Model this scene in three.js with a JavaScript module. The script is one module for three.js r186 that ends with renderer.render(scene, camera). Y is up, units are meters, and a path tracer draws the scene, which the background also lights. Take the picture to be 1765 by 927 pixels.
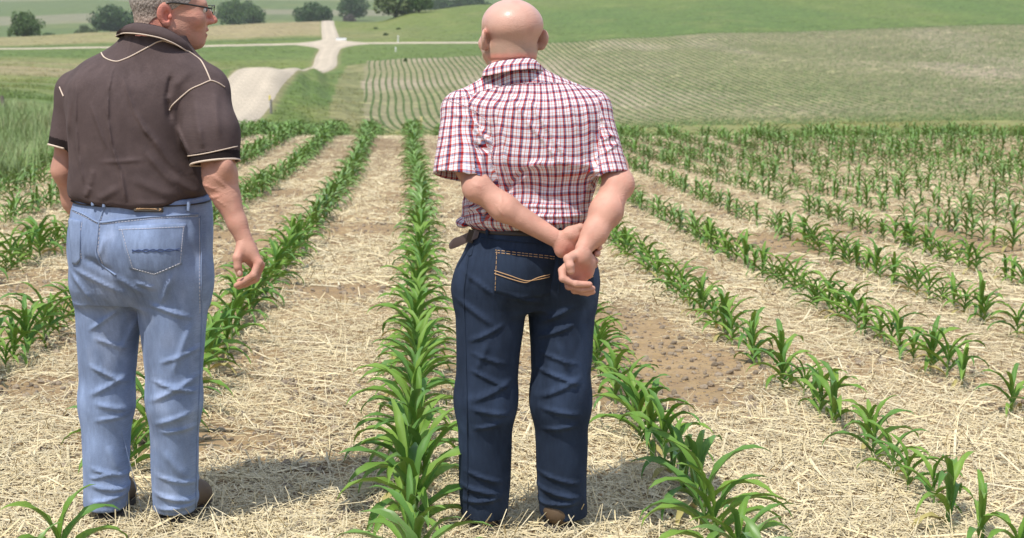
import * as THREE from 'three';
import { mergeGeometries } from 'three/addons/utils/BufferGeometryUtils.js';

// ---------------------------------------------------------------- camera, sky, sun, exposure
const scene = new THREE.Scene();
const F = 2400, CX = 600, CY = 253.5, CAMY = 1.48, PITCH = 0.0970;
const camera = new THREE.PerspectiveCamera(2 * Math.atan(253.5 / F) * 180 / Math.PI, 1765 / 927, 0.1, 6000);
camera.position.set(0, CAMY, 0);
camera.rotation.set(-PITCH, 0, 0);
camera.setViewOffset(1200, 507, 0, 0, 1765, 927);
camera.focus = 4.6;
camera.userData.fStop = 9;
scene.add(camera);

const SUN = new THREE.Vector3(-0.33, 0.88, 0.33).normalize();
const sun = new THREE.DirectionalLight(new THREE.Color(1, 0.955, 0.88), 4.5);
sun.position.copy(SUN).multiplyScalar(60);
sun.castShadow = true;
sun.shadow.mapSize.set(4096, 4096);
Object.assign(sun.shadow.camera, { left: -30, right: 30, top: 30, bottom: -30, near: 1, far: 160 });
scene.add(sun, sun.target);

// ---------------------------------------------------------------- small numbers
let seed = 20240611;
const rnd = () => { seed = (seed + 0x6D2B79F5) | 0; let t = Math.imul(seed ^ (seed >>> 15), 1 | seed); t = (t + Math.imul(t ^ (t >>> 7), 61 | t)) ^ t; return ((t ^ (t >>> 14)) >>> 0) / 4294967296; };
const rr = (a, b) => a + (b - a) * rnd();
const clamp = (x, a = 0, b = 1) => x < a ? a : x > b ? b : x;
const mix = (a, b, t) => a + (b - a) * t;
const sst = (a, b, x) => { const t = clamp((x - a) / (b - a)); return t * t * (3 - 2 * t); };
const hash = (x, y, z) => { let h = Math.imul(x, 374761393) + Math.imul(y, 668265263) + Math.imul(z, 2147483647 ^ 0x5bd1e995); h = Math.imul(h ^ (h >>> 13), 1274126177); return ((h ^ (h >>> 16)) >>> 0) / 4294967296; };
function vn(x, y, z) {
  const X = Math.floor(x), Y = Math.floor(y), Z = Math.floor(z); x -= X; y -= Y; z -= Z;
  x = x * x * (3 - 2 * x); y = y * y * (3 - 2 * y); z = z * z * (3 - 2 * z);
  const l = (k) => mix(mix(hash(X, Y, Z + k), hash(X + 1, Y, Z + k), x), mix(hash(X, Y + 1, Z + k), hash(X + 1, Y + 1, Z + k), x), y);
  return mix(l(0), l(1), z);
}
const fbm = (x, y, z, o = 4) => { let s = 0, a = 0.5, n = 0; for (let i = 0; i < o; i++) { s += a * vn(x, y, z); n += a; a *= 0.5; x = x * 2.03 + 7.1; y = y * 2.03 + 3.7; z = z * 2.03 + 1.3; } return s / n; };

// the sky: a thin veil of fair-weather cloud over blue, computed
{
  const w = 512, h = 256, a = new Float32Array(w * h * 4);
  for (let j = 0; j < h; j++) for (let i = 0; i < w; i++) {
    const el = (j / (h - 1) - 0.5) * Math.PI, az = i / w * 2 * Math.PI;
    const dx = Math.cos(el) * Math.cos(az), dz = Math.cos(el) * Math.sin(az), dy = Math.sin(el);
    const t = clamp(dy), base = [mix(0.95, 0.30, Math.pow(t, 0.5)), mix(1.03, 0.52, Math.pow(t, 0.5)), mix(1.12, 1.0, Math.pow(t, 0.5))];
    const c = sst(0.46, 0.72, fbm(dx / (dy + 0.35) * 2.2 + 9, dz / (dy + 0.35) * 2.2, 2.5, 5)) * sst(0.0, 0.15, dy);
    const k = dy < 0 ? 0.5 : 1;
    for (let q = 0; q < 3; q++) a[(j * w + i) * 4 + q] = mix(base[q], [1.45, 1.45, 1.45][q], c * 0.8) * k;
    a[(j * w + i) * 4 + 3] = 1;
  }
  const t = new THREE.DataTexture(a, w, h, THREE.RGBAFormat, THREE.FloatType);
  t.mapping = THREE.EquirectangularReflectionMapping; t.magFilter = THREE.LinearFilter; t.needsUpdate = true;
  scene.background = t; scene.environment = t; scene.backgroundIntensity = 0.8; scene.environmentIntensity = 0.8;
}
scene.fog = new THREE.FogExp2(new THREE.Color(0.80, 0.85, 0.84), 0.00008);
const EXPOSURE = 1.06;

// ---------------------------------------------------------------- naming and tagging
const used = new Map();
function numbered(n) { const k = used.get(n) || 0; used.set(n, k + 1); return k ? `${n}_${String(k).padStart(3, '0')}` : n; }
function tag(o, label, category, group) { o.userData.label = label; o.userData.category = category; if (group) o.userData.group = group; return o; }
function thing(name, label, category, group, pos = [0, 0, 0]) { const o = new THREE.Group(); o.name = numbered(name); o.position.set(...pos); scene.add(o); return tag(o, label, category, group); }
function part(name, geo, mat, parent, label) { const m = new THREE.Mesh(geo, mat); m.name = name; m.castShadow = m.receiveShadow = true; if (label) m.userData.label = label; parent.add(m); return m; }
function struct(name, geo, mat) { const m = new THREE.Mesh(geo, mat); m.name = numbered(name); m.receiveShadow = m.castShadow = true; m.userData.kind = 'structure'; scene.add(m); return m; }
function stuff(name, geo, mat, mats, cols, label, category) {
  const m = new THREE.InstancedMesh(geo, mat, mats.length); m.name = numbered(name);
  mats.forEach((q, i) => { m.setMatrixAt(i, q); if (cols) m.setColorAt(i, cols[i]); });
  m.castShadow = m.receiveShadow = true; tag(m, label, category); m.userData.kind = 'stuff'; scene.add(m); return m;
}
const lin = (r, g, b) => new THREE.Color().setRGB(r, g, b);
const std = (c, rough = 0.9, o = {}) => new THREE.MeshStandardMaterial({ color: lin(...c), roughness: rough, side: THREE.DoubleSide, ...o });

// a point of the place from the bearing at which it is seen, at distance d along -z
const sp = Math.sin(PITCH), cp = Math.cos(PITCH);
function W(px, py, d) { const u = (px - CX) / F, v = -(py - CY) / F, y = v * cp - sp, z = v * -sp - cp, k = d / -z; return [u * k, CAMY + y * k, -d]; }

// ---------------------------------------------------------------- textures
function tex(n, fn, srgb = true, rep = 1) {
  const a = new Uint8Array(n * n * 4);
  for (let j = 0; j < n; j++) for (let i = 0; i < n; i++) { const c = fn(i / n, j / n, i, j); for (let q = 0; q < 3; q++) a[(j * n + i) * 4 + q] = clamp(c[q], 0, 1) * 255; a[(j * n + i) * 4 + 3] = 255; }
  const t = new THREE.DataTexture(a, n, n, THREE.RGBAFormat); t.wrapS = t.wrapT = THREE.RepeatWrapping; t.magFilter = THREE.LinearFilter; t.minFilter = THREE.LinearMipmapLinearFilter; t.generateMipmaps = true;
  if (srgb) t.colorSpace = THREE.SRGBColorSpace; t.repeat.set(rep, rep); t.needsUpdate = true; return t;
}
// noise that tiles: four shifted copies blended
const tile = (f) => (u, v) => { const a = sst(0, 1, u), b = sst(0, 1, v); return mix(mix(f(u + 1, v + 1), f(u, v + 1), a), mix(f(u + 1, v), f(u, v), a), b); };
// ---------------------------------------------------------------- the lie of the land
// elevation under each bearing: distance (m) and the height of the ground there, as the slopes are seen from the near rise
const SLOPE = 0.0491;                                   // the near field falls away gently
const yH = (y, d) => CAMY + (20 - y) / F * d;
const KD = [0, 25, 34, 42, 55, 75, 100, 130, 160, 185, 213, 235, 260, 295, 330, 380, 430, 490, 560, 630, 700, 800, 950, 1200, 1600, 2200, 3200];
const N = null;
const COLS = [
  [-600, [200, 192, 185, 178, 168, 158, 149, 141, 133, 126, 120, 112, 104, 96, 90, 82, 74, 68, 66, 78, 74, 56, 30, -10, -70]],
  [0, [212, 203, 195, 187, 175, 163, 152, 144, 137, 130, 122, 112, 103, 93, 84.5, 78, 70, 64, 66, 76, 70, 56, 30, -10, -70]],
  [200, [222, 216, 211, 205, 195, 181, 166, 155, 146, 138, 130, 119, 108, 96, 82, 72, 60, 55, 62, 72, 66, 54, 26, -12, -70]],
  [330, [232, 229, 230, 233, 228, 212, 186, 151, 126, 132, 138, 128, 114, 97, 80.5, 68, 54, 48, 58, 70, 64, 54, 24, -14, -72]],
  [400, [235, 232, 236, 246, 246, 222, 192, 150, 119, 127, 136, 131, 117, 97, 79, 65, 48, 43, 52, 66, 60, 50, 22, -15, -72]],
  [460, [237, 233, 238, 252, 258, 232, 198, 157, 119.5, 125, 134, 130, 117, 97, 78, 62, 46, 40, 46, 60, 58, 48, 20, -16, -72]],
  [510, [238, 234, 239, 256, 262, 236, 204, 168, 134, 119, 124, 126, 116, 97, 77, 60, 46, 39, 40, 58, 56, 46, 20, -16, -72]],
  [540, [238, 234, 240, 258, 263, 238, 210, 178, 150, 131, 117, 123, 116, 96.5, 77, 60, 48, 41, 38, 56, 56, 45, 20, -16, -72]],
  [570, [238, 234, 240, 258, 264, 240, 213, 186, 163, 148, 136, 125, 115, 96, 76.5, 60, 49, 42, 37, 54, 54, 45, 20, -16, -72]],
  [640, [238, 234, 240, 260, 268, 246, 220, 196, 172, 156, 140, 122, 108, 91, 75.5, 61, 48, 43, 39, 54, 54, 45, 20, -16, -72]],
  [720, [238, 234, 241, 262, 268, 246, 222, 198, 174, 157, 140, 119, 103, 88, 75, 58, 40, 28, 19, 36, 46, 42, 18, -16, -72]],
  [830, [238, 236, 246, 266, 268, 246, 222, 196, 171, 153, 136, 114, 97, 84, 75, 54, 34, 19, 8, 22, 36, 36, 14, -18, -74]],
  [950, [236, 251, 266, 276, 264, 242, 218, 188, 160, 141, 120, 95, 73, 77, 79, 60, 40, 20, 2, -10, -4, 10, 0, -22, -76]],
  [1100, [236, 250, 262, 270, 258, 236, 211, 180, 151, 130, 110, 86, 64.5, 69, 71, 50, 28, 10, -8, -28, -34, -30, -40, -50, -80]],
  [1250, [236, 249, 258, 264, 252, 230, 206, 174, 145, 123, 103, 78, 56, 61, 63, 41, 19, 0, -18, -40, -50, -54, -60, -66, -84]],
  [1765, [234, 244, 250, 252, 242, 222, 196, 164, 135, 112, 92, 66, 42, 47, 49, 27, 5, -14, -32, -54, -64, -70, -76, -80, -90]],
  [2600, [230, 238, 242, 244, 232, 210, 184, 154, 125, 102, 82, 57, 34, 39, 41, 19, -3, -22, -40, -60, -72, -78, -82, -86, -94]],
];
// monotone-ish cubic through the knots
const slopes = COLS.map(([, ys]) => { const h = [0, -SLOPE * 25, ...ys.map((y, i) => yH(y, KD[i + 2]))]; const m = h.map((_, i) => { const a = Math.max(0, i - 1), b = Math.min(h.length - 1, i + 1); return (h[b] - h[a]) / (KD[b] - KD[a]); }); m[0] = m[1] = -SLOPE; return [h, m]; });
function prof(c, k, d) { const [h, m] = slopes[c], L = KD[k + 1] - KD[k], t = (d - KD[k]) / L, t2 = t * t, t3 = t2 * t; return (2 * t3 - 3 * t2 + 1) * h[k] + (t3 - 2 * t2 + t) * L * m[k] + (3 * t2 - 2 * t3) * h[k + 1] + (t3 - t2) * L * m[k + 1]; }
function H(x, z) {
  const d = -z; if (d <= 25) return -SLOPE * d;
  const u = CX + F * x / d; let k = 1; while (k < KD.length - 2 && KD[k + 1] < d) k++;
  let c = 0; while (c < COLS.length - 2 && COLS[c + 1][0] < u) c++;
  const t = sst(0, 1, (u - COLS[c][0]) / (COLS[c + 1][0] - COLS[c][0]));
  const n = d > 60 ? (fbm(x / 45, 3, z / 45, 3) - 0.5) * 0.25 * sst(60, 140, d) : 0;
  return mix(prof(c, k, d), prof(c + 1, k, d), t) + n;
}
// where the ground is met along a bearing, no nearer than d0
function hit(px, py, d0 = 30) { for (let d = d0; d < 3200; d *= 1.002) { const p = W(px, py, d); if (p[1] <= H(p[0], p[2])) return [p[0], H(p[0], p[2]), p[2]]; } return null; }

// ---------------------------------------------------------------- roads as plan curves
function curve(pts) { return (t) => { let i = 0; while (i < pts.length - 2 && pts[i + 1][0] < t) i++; const s = clamp((t - pts[i][0]) / (pts[i + 1][0] - pts[i][0])), p = pts, q = (k) => p[clamp(k, 0, p.length - 1)][1]; const a = q(i - 1), b = q(i), c = q(i + 1), e = q(i + 2); return 0.5 * (2 * b + (c - a) * s + (2 * a - 5 * b + 4 * c - e) * s * s + (3 * b - a - 3 * c + e) * s * s * s); }; }
const roadX = curve([[90, -14.6], [130, -14.4], [160, -13.6], [213, -12.7], [265, -10.4], [330, -6.0], [380, -5.9], [430, -5.2], [520, -7.0], [620, -9.0], [730, -10.5], [800, -11]]);
const roadW = (d) => 3.95 - 0.9 * sst(225, 320, d) + 0.2 * sst(600, 700, d);
const crossD = curve([[-420, 431], [-200, 431], [-100, 431], [-40, 432], [0, 434], [40, 434], [90, 432], [140, 436], [260, 470]]);
const FIELD_L = curve([[150, 3.2], [180, 2.0], [213, 2.3], [260, 2.7], [300, 3.5], [340, 4.5]]);   // left edge of the far row crop
const fieldTop = (u) => mix(342, 330, sst(620, 950, u));

// ---------------------------------------------------------------- ground cover by place
const C = { // base colours, linear
  grass: [0.165, 0.205, 0.038], lush: [0.105, 0.168, 0.030], dry: [0.31, 0.255, 0.13], pale: [0.240, 0.240, 0.075], soil: [0.36, 0.298, 0.205], far: [0.135, 0.160, 0.058], stub: [0.27, 0.24, 0.16], dark: [0.045, 0.085, 0.025],
};
const mixc = (a, b, t) => [mix(a[0], b[0], t), mix(a[1], b[1], t), mix(a[2], b[2], t)];
const fieldEnd = (u) => mix(49, 33.8, sst(760, 1000, u));        // where the near field stops, over the crest
function cover(x, z) {
  const d = -z, u = CX + F * x / Math.max(d, 1), n = fbm(x / 14 + 5, 1.5, z / 22, 4), n2 = fbm(x / 70, 8.5, z / 120, 4), n3 = fbm(x / 3.1, 4.4, z / 5.2, 3);
  let c;
  if (d < 62) {
    const inField = sst(-2.5, 0.5, x + 4.4 + 0.055 * d + (n - 0.5) * 2) * (1 - sst(0, 3.4, d + 1.5 * (n - 0.5) - fieldEnd(u)));
    return mixc(mixc(C.grass, C.dry, sst(0.45, 0.75, n) * 0.5), mixc(C.soil, [0.275, 0.232, 0.170], sst(0.45, 0.7, n)), inField);
  }
  c = mixc(mixc(C.grass, C.lush, sst(0.38, 0.62, n2)), C.pale, sst(0.5, 0.72, n) * 0.6);
  c = mixc(c, C.dry, sst(0.62, 0.8, n3) * 0.25);
  const road = roadX(d), cd = crossD(x);
  if (d < cd) {
    if (x < road) {                                                  // left of the gravel road: mown slope, tan bare terrace, lush ditch
      const tan = sst(0.40, 0.62, fbm(x / 60 + 2, 2.2, z / 9, 4));
      const band = sst(225, 262, d + 20 * (n2 - 0.5)) * (1 - sst(318, 352, d)) * (1 - sst(-14, -4, x + 8 + (d - 300) * 0.02));
      c = mixc(c, C.dry, clamp(band * (0.35 + 0.65 * tan)));
      if (u < 380) c = mixc(c, C.dry, 0.35 * tan * sst(120, 200, d) * (1 - sst(330, 400, d)));
      c = mixc(c, C.lush, sst(345, 375, d) * 0.75);
    } else if (x > FIELD_L(d) && d < fieldTop(u) && d > 120) {       // the far row crop stands on bare soil
      c = mixc(mixc([0.36, 0.292, 0.19], [0.30, 0.25, 0.155], n), C.grass, 0.22 + 0.25 * sst(0.5, 0.7, n2));
      c = mixc(c, [0.42, 0.335, 0.245], sst(0.55, 0.75, fbm(x / 18, 6.1, z / 50, 3)) * 0.6);
      c = mixc(c, C.pale, 1 - sst(150, 172, d));
    } else {
      const edge = x > FIELD_L(d) - 4.5 && x <= FIELD_L(d) && d < 330;
      if (edge) c = mixc(c, C.dry, 0.35 + 0.3 * n3);
      if (d > 330) c = mixc(c, C.lush, 0.7);
    }
    c = mixc(c, C.dry, (1 - sst(0.3, 1.6, Math.abs(Math.abs(x - road) - roadW(d)) + n3)) * 0.8);
  } else if (d < 760 && x < road - 3) {                              // beyond the cross road at left: a strip of ripe grass on the rise
    const t = sst(462 + 22 * (n - .5), 500, d);
    c = mixc(mixc(C.lush, C.grass, n), mixc([0.34, 0.275, 0.14], C.pale, sst(0.45, 0.8, n) * 0.5 + 0.35 * (1 - sst(200, 420, u))), t);
    c = mixc(c, C.dark, (1 - sst(2, 9, Math.abs(d - 462 - 14 * (n2 - .5)))) * 0.4);
  } else if (d < 800) {                                              // the pasture hill at right
    c = mixc(c, C.lush, 0.55 * sst(650, 1000, u));
    c = mixc(c, mixc(C.pale, C.dry, 0.35), sst(0.42, 0.6, n2) * 0.75 * (1 - sst(650, 860, u)));
  } else {                                                           // the far hills: contour strips of crop, stubble and pasture
    const s = fbm(x / 420 + 3, 5.5, z / 260, 3), strip = Math.sin((d + x * 0.12) / 90 + s * 7);
    c = mixc(mixc(C.far, C.lush, s), C.stub, sst(0.15, 0.5, strip) * 0.7);
    c = mixc(c, C.pale, sst(0.55, 0.8, n2) * 0.5);
  }
  const g = 0.82 + 0.36 * n3; return [c[0] * g, c[1] * g, c[2] * g];
}

// ---------------------------------------------------------------- ground sheets
const us = []; for (let u = -18000; u < -700; u += Math.max(40, -u * 0.12)) us.push(u); for (let u = -700; u <= 2100; u += 5) us.push(u); for (let u = 2140; u < 22000; u += Math.max(40, u * 0.12)) us.push(u);
function sheet(d0, d1, n, colour) {
  const p = [], c = [], uv = [], ix = [], m = us.length;
  for (let j = 0; j <= n; j++) {
    const d = d0 * Math.pow(d1 / d0, j / n);
    for (const u of us) { const x = (u - CX) / F * d, k = colour(x, -d); p.push(x, H(x, -d), -d); c.push(...k); uv.push(x, d); }
  }
  for (let j = 0; j < n; j++) for (let i = 0; i < m - 1; i++) { const a = j * m + i; ix.push(a, a + 1, a + m, a + 1, a + m + 1, a + m); }
  const g = new THREE.BufferGeometry(); g.setAttribute('position', new THREE.Float32BufferAttribute(p, 3)); g.setAttribute('color', new THREE.Float32BufferAttribute(c, 3)); g.setAttribute('uv', new THREE.Float32BufferAttribute(uv, 2)); g.setIndex(ix); g.computeVertexNormals(); return g;
}
const grain = (() => { const f = tile((u, v) => fbm(u * 24, v * 24, 3.3, 4)); return tex(512, (u, v) => { const k = 0.66 + 0.68 * (f(u, v) - 0.25); return [k, k, k * 0.98]; }); })();
// trodden straw and soil
const strawMap = (() => {
  const n = 1024, cv = document.createElement('canvas'); cv.width = cv.height = n; const g = cv.getContext('2d');
  g.fillStyle = 'rgb(184,170,150)'; g.fillRect(0, 0, n, n);
  const dot = (x, y, r, s) => { g.fillStyle = s; for (const ox of [-n, 0, n]) for (const oy of [-n, 0, n]) if (x + ox > -r && x + ox < n + r && y + oy > -r && y + oy < n + r) { g.beginPath(); g.arc(x + ox, y + oy, r, 0, 6.3); g.fill(); } };
  for (let i = 0; i < 900; i++) { const k = rr(0.75, 1.1); dot(rr(0, n), rr(0, n), rr(6, 30), `rgba(${172 * k | 0},${152 * k | 0},${132 * k | 0},0.22)`); }
  for (let i = 0; i < 6000; i++) { const k = rr(0.55, 1.2); dot(rr(0, n), rr(0, n), rr(0.8, 3), `rgba(${165 * k | 0},${148 * k | 0},${128 * k | 0},0.7)`); }
  g.lineCap = 'round';
  for (let i = 0; i < 5200; i++) {
    const x = rr(0, n), y = rr(0, n), a = rr(-0.9, 0.9) + (rnd() < 0.25 ? 1.57 : 0), l = rr(8, 60), k = rr(0.72, 1.12), bow = rr(-6, 6);
    g.strokeStyle = `rgba(${Math.min(255, 236 * k) | 0},${212 * k | 0},${168 * k | 0},${rr(0.45, 0.95)})`; g.lineWidth = rr(0.8, 2.4);
    for (const ox of [-n, 0, n]) for (const oy of [-n, 0, n]) { const X = x + ox, Y = y + oy; if (X < -70 || Y < -70 || X > n + 70 || Y > n + 70) continue; g.beginPath(); g.moveTo(X, Y); g.quadraticCurveTo(X + Math.cos(a) * l / 2 - Math.sin(a) * bow, Y + Math.sin(a) * l / 2 + Math.cos(a) * bow, X + Math.cos(a) * l, Y + Math.sin(a) * l); g.stroke(); }
  }
  const t = new THREE.CanvasTexture(cv); t.wrapS = t.wrapT = THREE.RepeatWrapping; t.colorSpace = THREE.SRGBColorSpace; t.repeat.set(1 / 2.3, 1 / 2.3); t.anisotropy = 8; return t;
})();
const SPLIT = 58;
{
  const near = sheet(1.3, SPLIT, 240, (x, z) => { const c = cover(x, z), k = 1.75 + 0.7 * (fbm(x / 0.9, 3, z / 0.9, 4) - 0.5); return [c[0] * k, c[1] * k, c[2] * k]; });
  // the field goes on round and behind the viewer
  const bk = new THREE.PlaneGeometry(120, 61.3, 30, 16).rotateX(-Math.PI / 2); bk.translate(0, 0, -1.3 + 61.3 / 2);
  const q = bk.attributes.position, col = new Float32Array(q.count * 3), uv = bk.attributes.uv;
  for (let i = 0; i < q.count; i++) { q.setY(i, SLOPE * q.getZ(i)); const c = cover(q.getX(i), Math.min(q.getZ(i), -1.5)); for (let k = 0; k < 3; k++) col[i * 3 + k] = c[k] * 1.75; uv.setXY(i, q.getX(i), -q.getZ(i)); }
  bk.setAttribute('color', new THREE.BufferAttribute(col, 3)); bk.computeVertexNormals();
  struct('field_ground', mergeGeometries([near, bk]), new THREE.MeshStandardMaterial({ vertexColors: true, map: strawMap, bumpMap: strawMap, bumpScale: 0.02, roughness: 1 }));
  const g2 = grain.clone(); g2.repeat.set(1 / 26, 1 / 26); g2.needsUpdate = true;
  struct('hills', sheet(SPLIT, 3200, 560, (x, z) => { const c = cover(x, z); return [c[0] * 1.25, c[1] * 1.25, c[2] * 1.25]; }), new THREE.MeshStandardMaterial({ vertexColors: true, map: g2, bumpMap: g2, bumpScale: 0.5, roughness: 1 }));
}

// ---------------------------------------------------------------- gravel roads
function ribbon(path, across) {   // path: [x, z, nx, nz, half width]
  const p = [], uv = [], c = [], ix = [], m = across + 1;
  path.forEach(([x, z, nx, nz, w], j) => { for (let i = 0; i <= across; i++) { const s = i / across * 2 - 1, ww = w * (1 + 0.05 * (fbm(x / 4, i ? 7 : 2, z / 4, 2) - 0.5)), X = x + nx * s * ww, Z = z + nz * s * ww, crown = 0.10 * (1 - s * s) + 0.16; p.push(X, H(X, Z) + crown - (Math.abs(s) > 0.99 ? 0.2 : 0), Z); uv.push(X, Z); const t = Math.abs(Math.abs(s) - 0.42) < 0.2 ? 1.05 : 0.96 - 0.06 * Math.abs(s), k = t * (0.92 + 0.2 * (fbm(X / 2.2, 9, Z / 9, 3) - 0.5)); c.push(k, k * 0.985, k * 0.96); } });
  for (let j = 0; j < path.length - 1; j++) for (let i = 0; i < across; i++) { const a = j * m + i; ix.push(a, a + 1, a + m, a + 1, a + m + 1, a + m); }
  const g = new THREE.BufferGeometry(); g.setAttribute('position', new THREE.Float32BufferAttribute(p, 3)); g.setAttribute('color', new THREE.Float32BufferAttribute(c, 3)); g.setAttribute('uv', new THREE.Float32BufferAttribute(uv, 2)); g.setIndex(ix); g.computeVertexNormals(); return g;
}
{
  const g3 = grain.clone(); g3.repeat.set(1 / 4, 1 / 4); g3.needsUpdate = true;
  const gravel = new THREE.MeshStandardMaterial({ color: lin(0.76, 0.645, 0.51), vertexColors: true, map: g3, bumpMap: g3, bumpScale: 0.03, roughness: 1, side: THREE.DoubleSide });
  const a = []; for (let d = 95; d < 790; d += 1.6) { const k = crossD(roadX(d)), e = Math.abs(d - k) - 4, fl = e < 24 ? 9 * Math.pow(1 - clamp(e / 24), 2.2) : 0; a.push([roadX(d), -d, 1, 0, roadW(d) + fl]); }
  struct('gravel_road', ribbon(a, 12), gravel);
  const b = []; for (let x = -420; x < 100; x += 2) { if (Math.abs(x - roadX(crossD(x))) < 3) continue; b.push([x, -crossD(x), 0, -1, 3.6]); }
  const li = b.findIndex(q => q[0] > -5);
  struct('cross_road', mergeGeometries([ribbon(b.slice(0, li), 6), ribbon(b.slice(li), 6)]), gravel);
}
// ---------------------------------------------------------------- corn
const leafMat = [[0.150, 0.285, 0.042], [0.118, 0.250, 0.050], [0.200, 0.335, 0.055]].map(c => new THREE.MeshPhysicalMaterial({ color: lin(...c), roughness: 0.52, side: THREE.DoubleSide, transmission: 0.30, thickness: 0, specularIntensity: 0.4 }));
const dryLeaf = new THREE.MeshPhysicalMaterial({ color: lin(0.42, 0.36, 0.12), roughness: 0.7, side: THREE.DoubleSide, transmission: 0.25, thickness: 0 });
const stalkMat = std([0.14, 0.23, 0.06], 0.6);
// one arching blade: rises from the stalk, bends over, tapers to a point, channelled along the midrib
function leafGeo(len, wid, rise, droop, twist, seg = 9) {
  const p = [], ix = [], uv = []; let x = 0.006, y = 0, ang = rise;
  for (let i = 0; i <= seg; i++) {
    const t = i / seg, w = wid * Math.pow(Math.sin(Math.PI * Math.min(1, 0.16 + t * 0.84) * 0.985), 0.8) * (t > 0.97 ? 0.15 : 1), ch = w * (0.55 - 0.3 * t), tw = twist * t * t, wave = Math.sin(t * 17 + len * 90) * w * 0.16;
    const nx = -Math.sin(ang), ny = Math.cos(ang);
    for (const s of [-1, 0, 1]) { const up = s ? ch : 0, lx = s * w / 2; p.push(x + nx * (up + s * wave), y + ny * (up + s * wave) + lx * Math.sin(tw), lx * Math.cos(tw)); uv.push(s * w, t * len); }
    x += Math.cos(ang) * len / seg; y += Math.sin(ang) * len / seg; ang -= droop / seg * (0.4 + 1.5 * t);
  }
  for (let i = 0; i < seg; i++) for (const o of [0, 1]) { const a = i * 3 + o; ix.push(a, a + 3, a + 1, a + 1, a + 3, a + 4); }
  const g = new THREE.BufferGeometry(); g.setAttribute('position', new THREE.Float32BufferAttribute(p, 3)); g.setAttribute('uv', new THREE.Float32BufferAttribute(uv, 2)); g.setIndex(ix); g.computeVertexNormals(); return g;
}
function cornLeaves(k) {
  const out = [], n = 7 + (k % 3), plane = rr(0, 6.28);
  for (let i = 0; i < n; i++) {
    const t = i / (n - 1), g = leafGeo(mix(0.24, 0.40, Math.sin(Math.PI * (0.2 + 0.65 * t))) * rr(0.9, 1.15), mix(0.030, 0.046, Math.sin(Math.PI * (0.25 + 0.6 * t))), mix(0.65, 1.38, t) + rr(-0.1, 0.1), mix(2.3, 1.5, t) * rr(0.8, 1.25), rr(-0.7, 0.7));
    g.rotateY(plane + (i % 2) * Math.PI + rr(-0.45, 0.45)); g.translate(0, 0.03 + 0.19 * t, 0); out.push(g);
  }
  return out;
}
const stalkGeo = new THREE.CylinderGeometry(0.005, 0.011, 0.24, 7).translate(0, 0.11, 0);
const PROTO = []; for (let k = 0; k < 6; k++) PROTO.push(cornLeaves(k));
const merged = PROTO.slice(0, 2).map(ls => mergeGeometries([...ls, (() => { const s = stalkGeo.clone(); return s; })()].map(g => { const q = g.clone(); return q; })));
// rows run away from the viewer, bearing a little right
const rowX = (k, d) => (k < 0 ? k * 1.04 - 0.02 : k <= 1 ? k * 0.94 : 0.94 + (k - 1) * 0.84) + 0.05 * (d - 4.4) + 0.05 * 4.4 + 0.09 * Math.sin(d * 0.16 + k) * sst(6, 20, d) - 0.0006 * Math.pow(Math.max(0, d - 24), 2);
const plants = [];
for (let k = -16; k <= 26; k++) {
  const dEnd = (k > 1 ? 35.5 : 49) + rr(-2.2, 0.8);
  for (let d = 1.9 + rr(0, 0.2); d < dEnd; d += k > 1 ? rr(0.15, 0.24) : rr(0.145, 0.245)) {
    if (rnd() < (k > 1 ? 0.14 : 0.05)) continue;
    const x = rowX(k, d) + rr(-0.03, 0.03), u = CX + F * x / d;
    if (x < -4.4 - 0.055 * d || u < -420 || u > 2200) continue;
    plants.push({ x, d, k, s: rr(0.52, 0.84) * (rnd() < 0.10 ? 0.6 : 1) * (k > 1 ? 0.82 : k === 1 ? 0.9 : 1) * mix(1, 1.32, sst(18, 36, d)), a: rr(0, 6.28), u });
  }
}
const FEET = [[-0.72, 4.5, 0.42], [0.58, 4.42, 0.36]];
const nearMen = (x, d) => FEET.some(([fx, fd, r]) => Math.hypot((x - fx) / 1.0, d - fd) < r);
const kept = plants.filter(p => !nearMen(p.x, p.d));
const inView = (p) => p.u > -90 && p.u < 1850 && p.d > 3.9;
const solo = kept.filter(inView).sort((a, b) => a.d - b.d).slice(0, 290), soloSet = new Set(solo);
const rowName = (k) => k === 0 ? 'in the row between the two men'
  : k === -1 ? 'in the row beside the polo shirted man'
  : k === 1 ? 'in the row just right of the plaid shirt'
  : k < 0 ? `in the ${['', '', 'second', 'third', 'fourth', 'fifth', 'sixth', 'seventh', 'eighth', 'ninth'][-k]} row left of the middle row`
  : `in the ${['', '', 'second', 'third', 'fourth', 'fifth', 'sixth', 'seventh', 'eighth', 'ninth', 'tenth', 'eleventh', 'twelfth'][k]} row right of the middle row`;
const protoCorn = [];
function makeCorn(k) { const o = thing('corn_plant', '', 'corn plant'); part('stalk', stalkGeo, stalkMat, o); PROTO[k].forEach((g, i) => part('leaf', g, i === 0 && k % 2 ? dryLeaf : leafMat[(i + k) % 3], o, i === 0 && k % 2 ? 'yellowed lower leaf' : undefined)); protoCorn[k] = o; return o; }
const seen = {}, ORD = ['nearest', 'second', 'third', 'fourth', 'fifth', 'sixth', 'seventh', 'eighth'];
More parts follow.
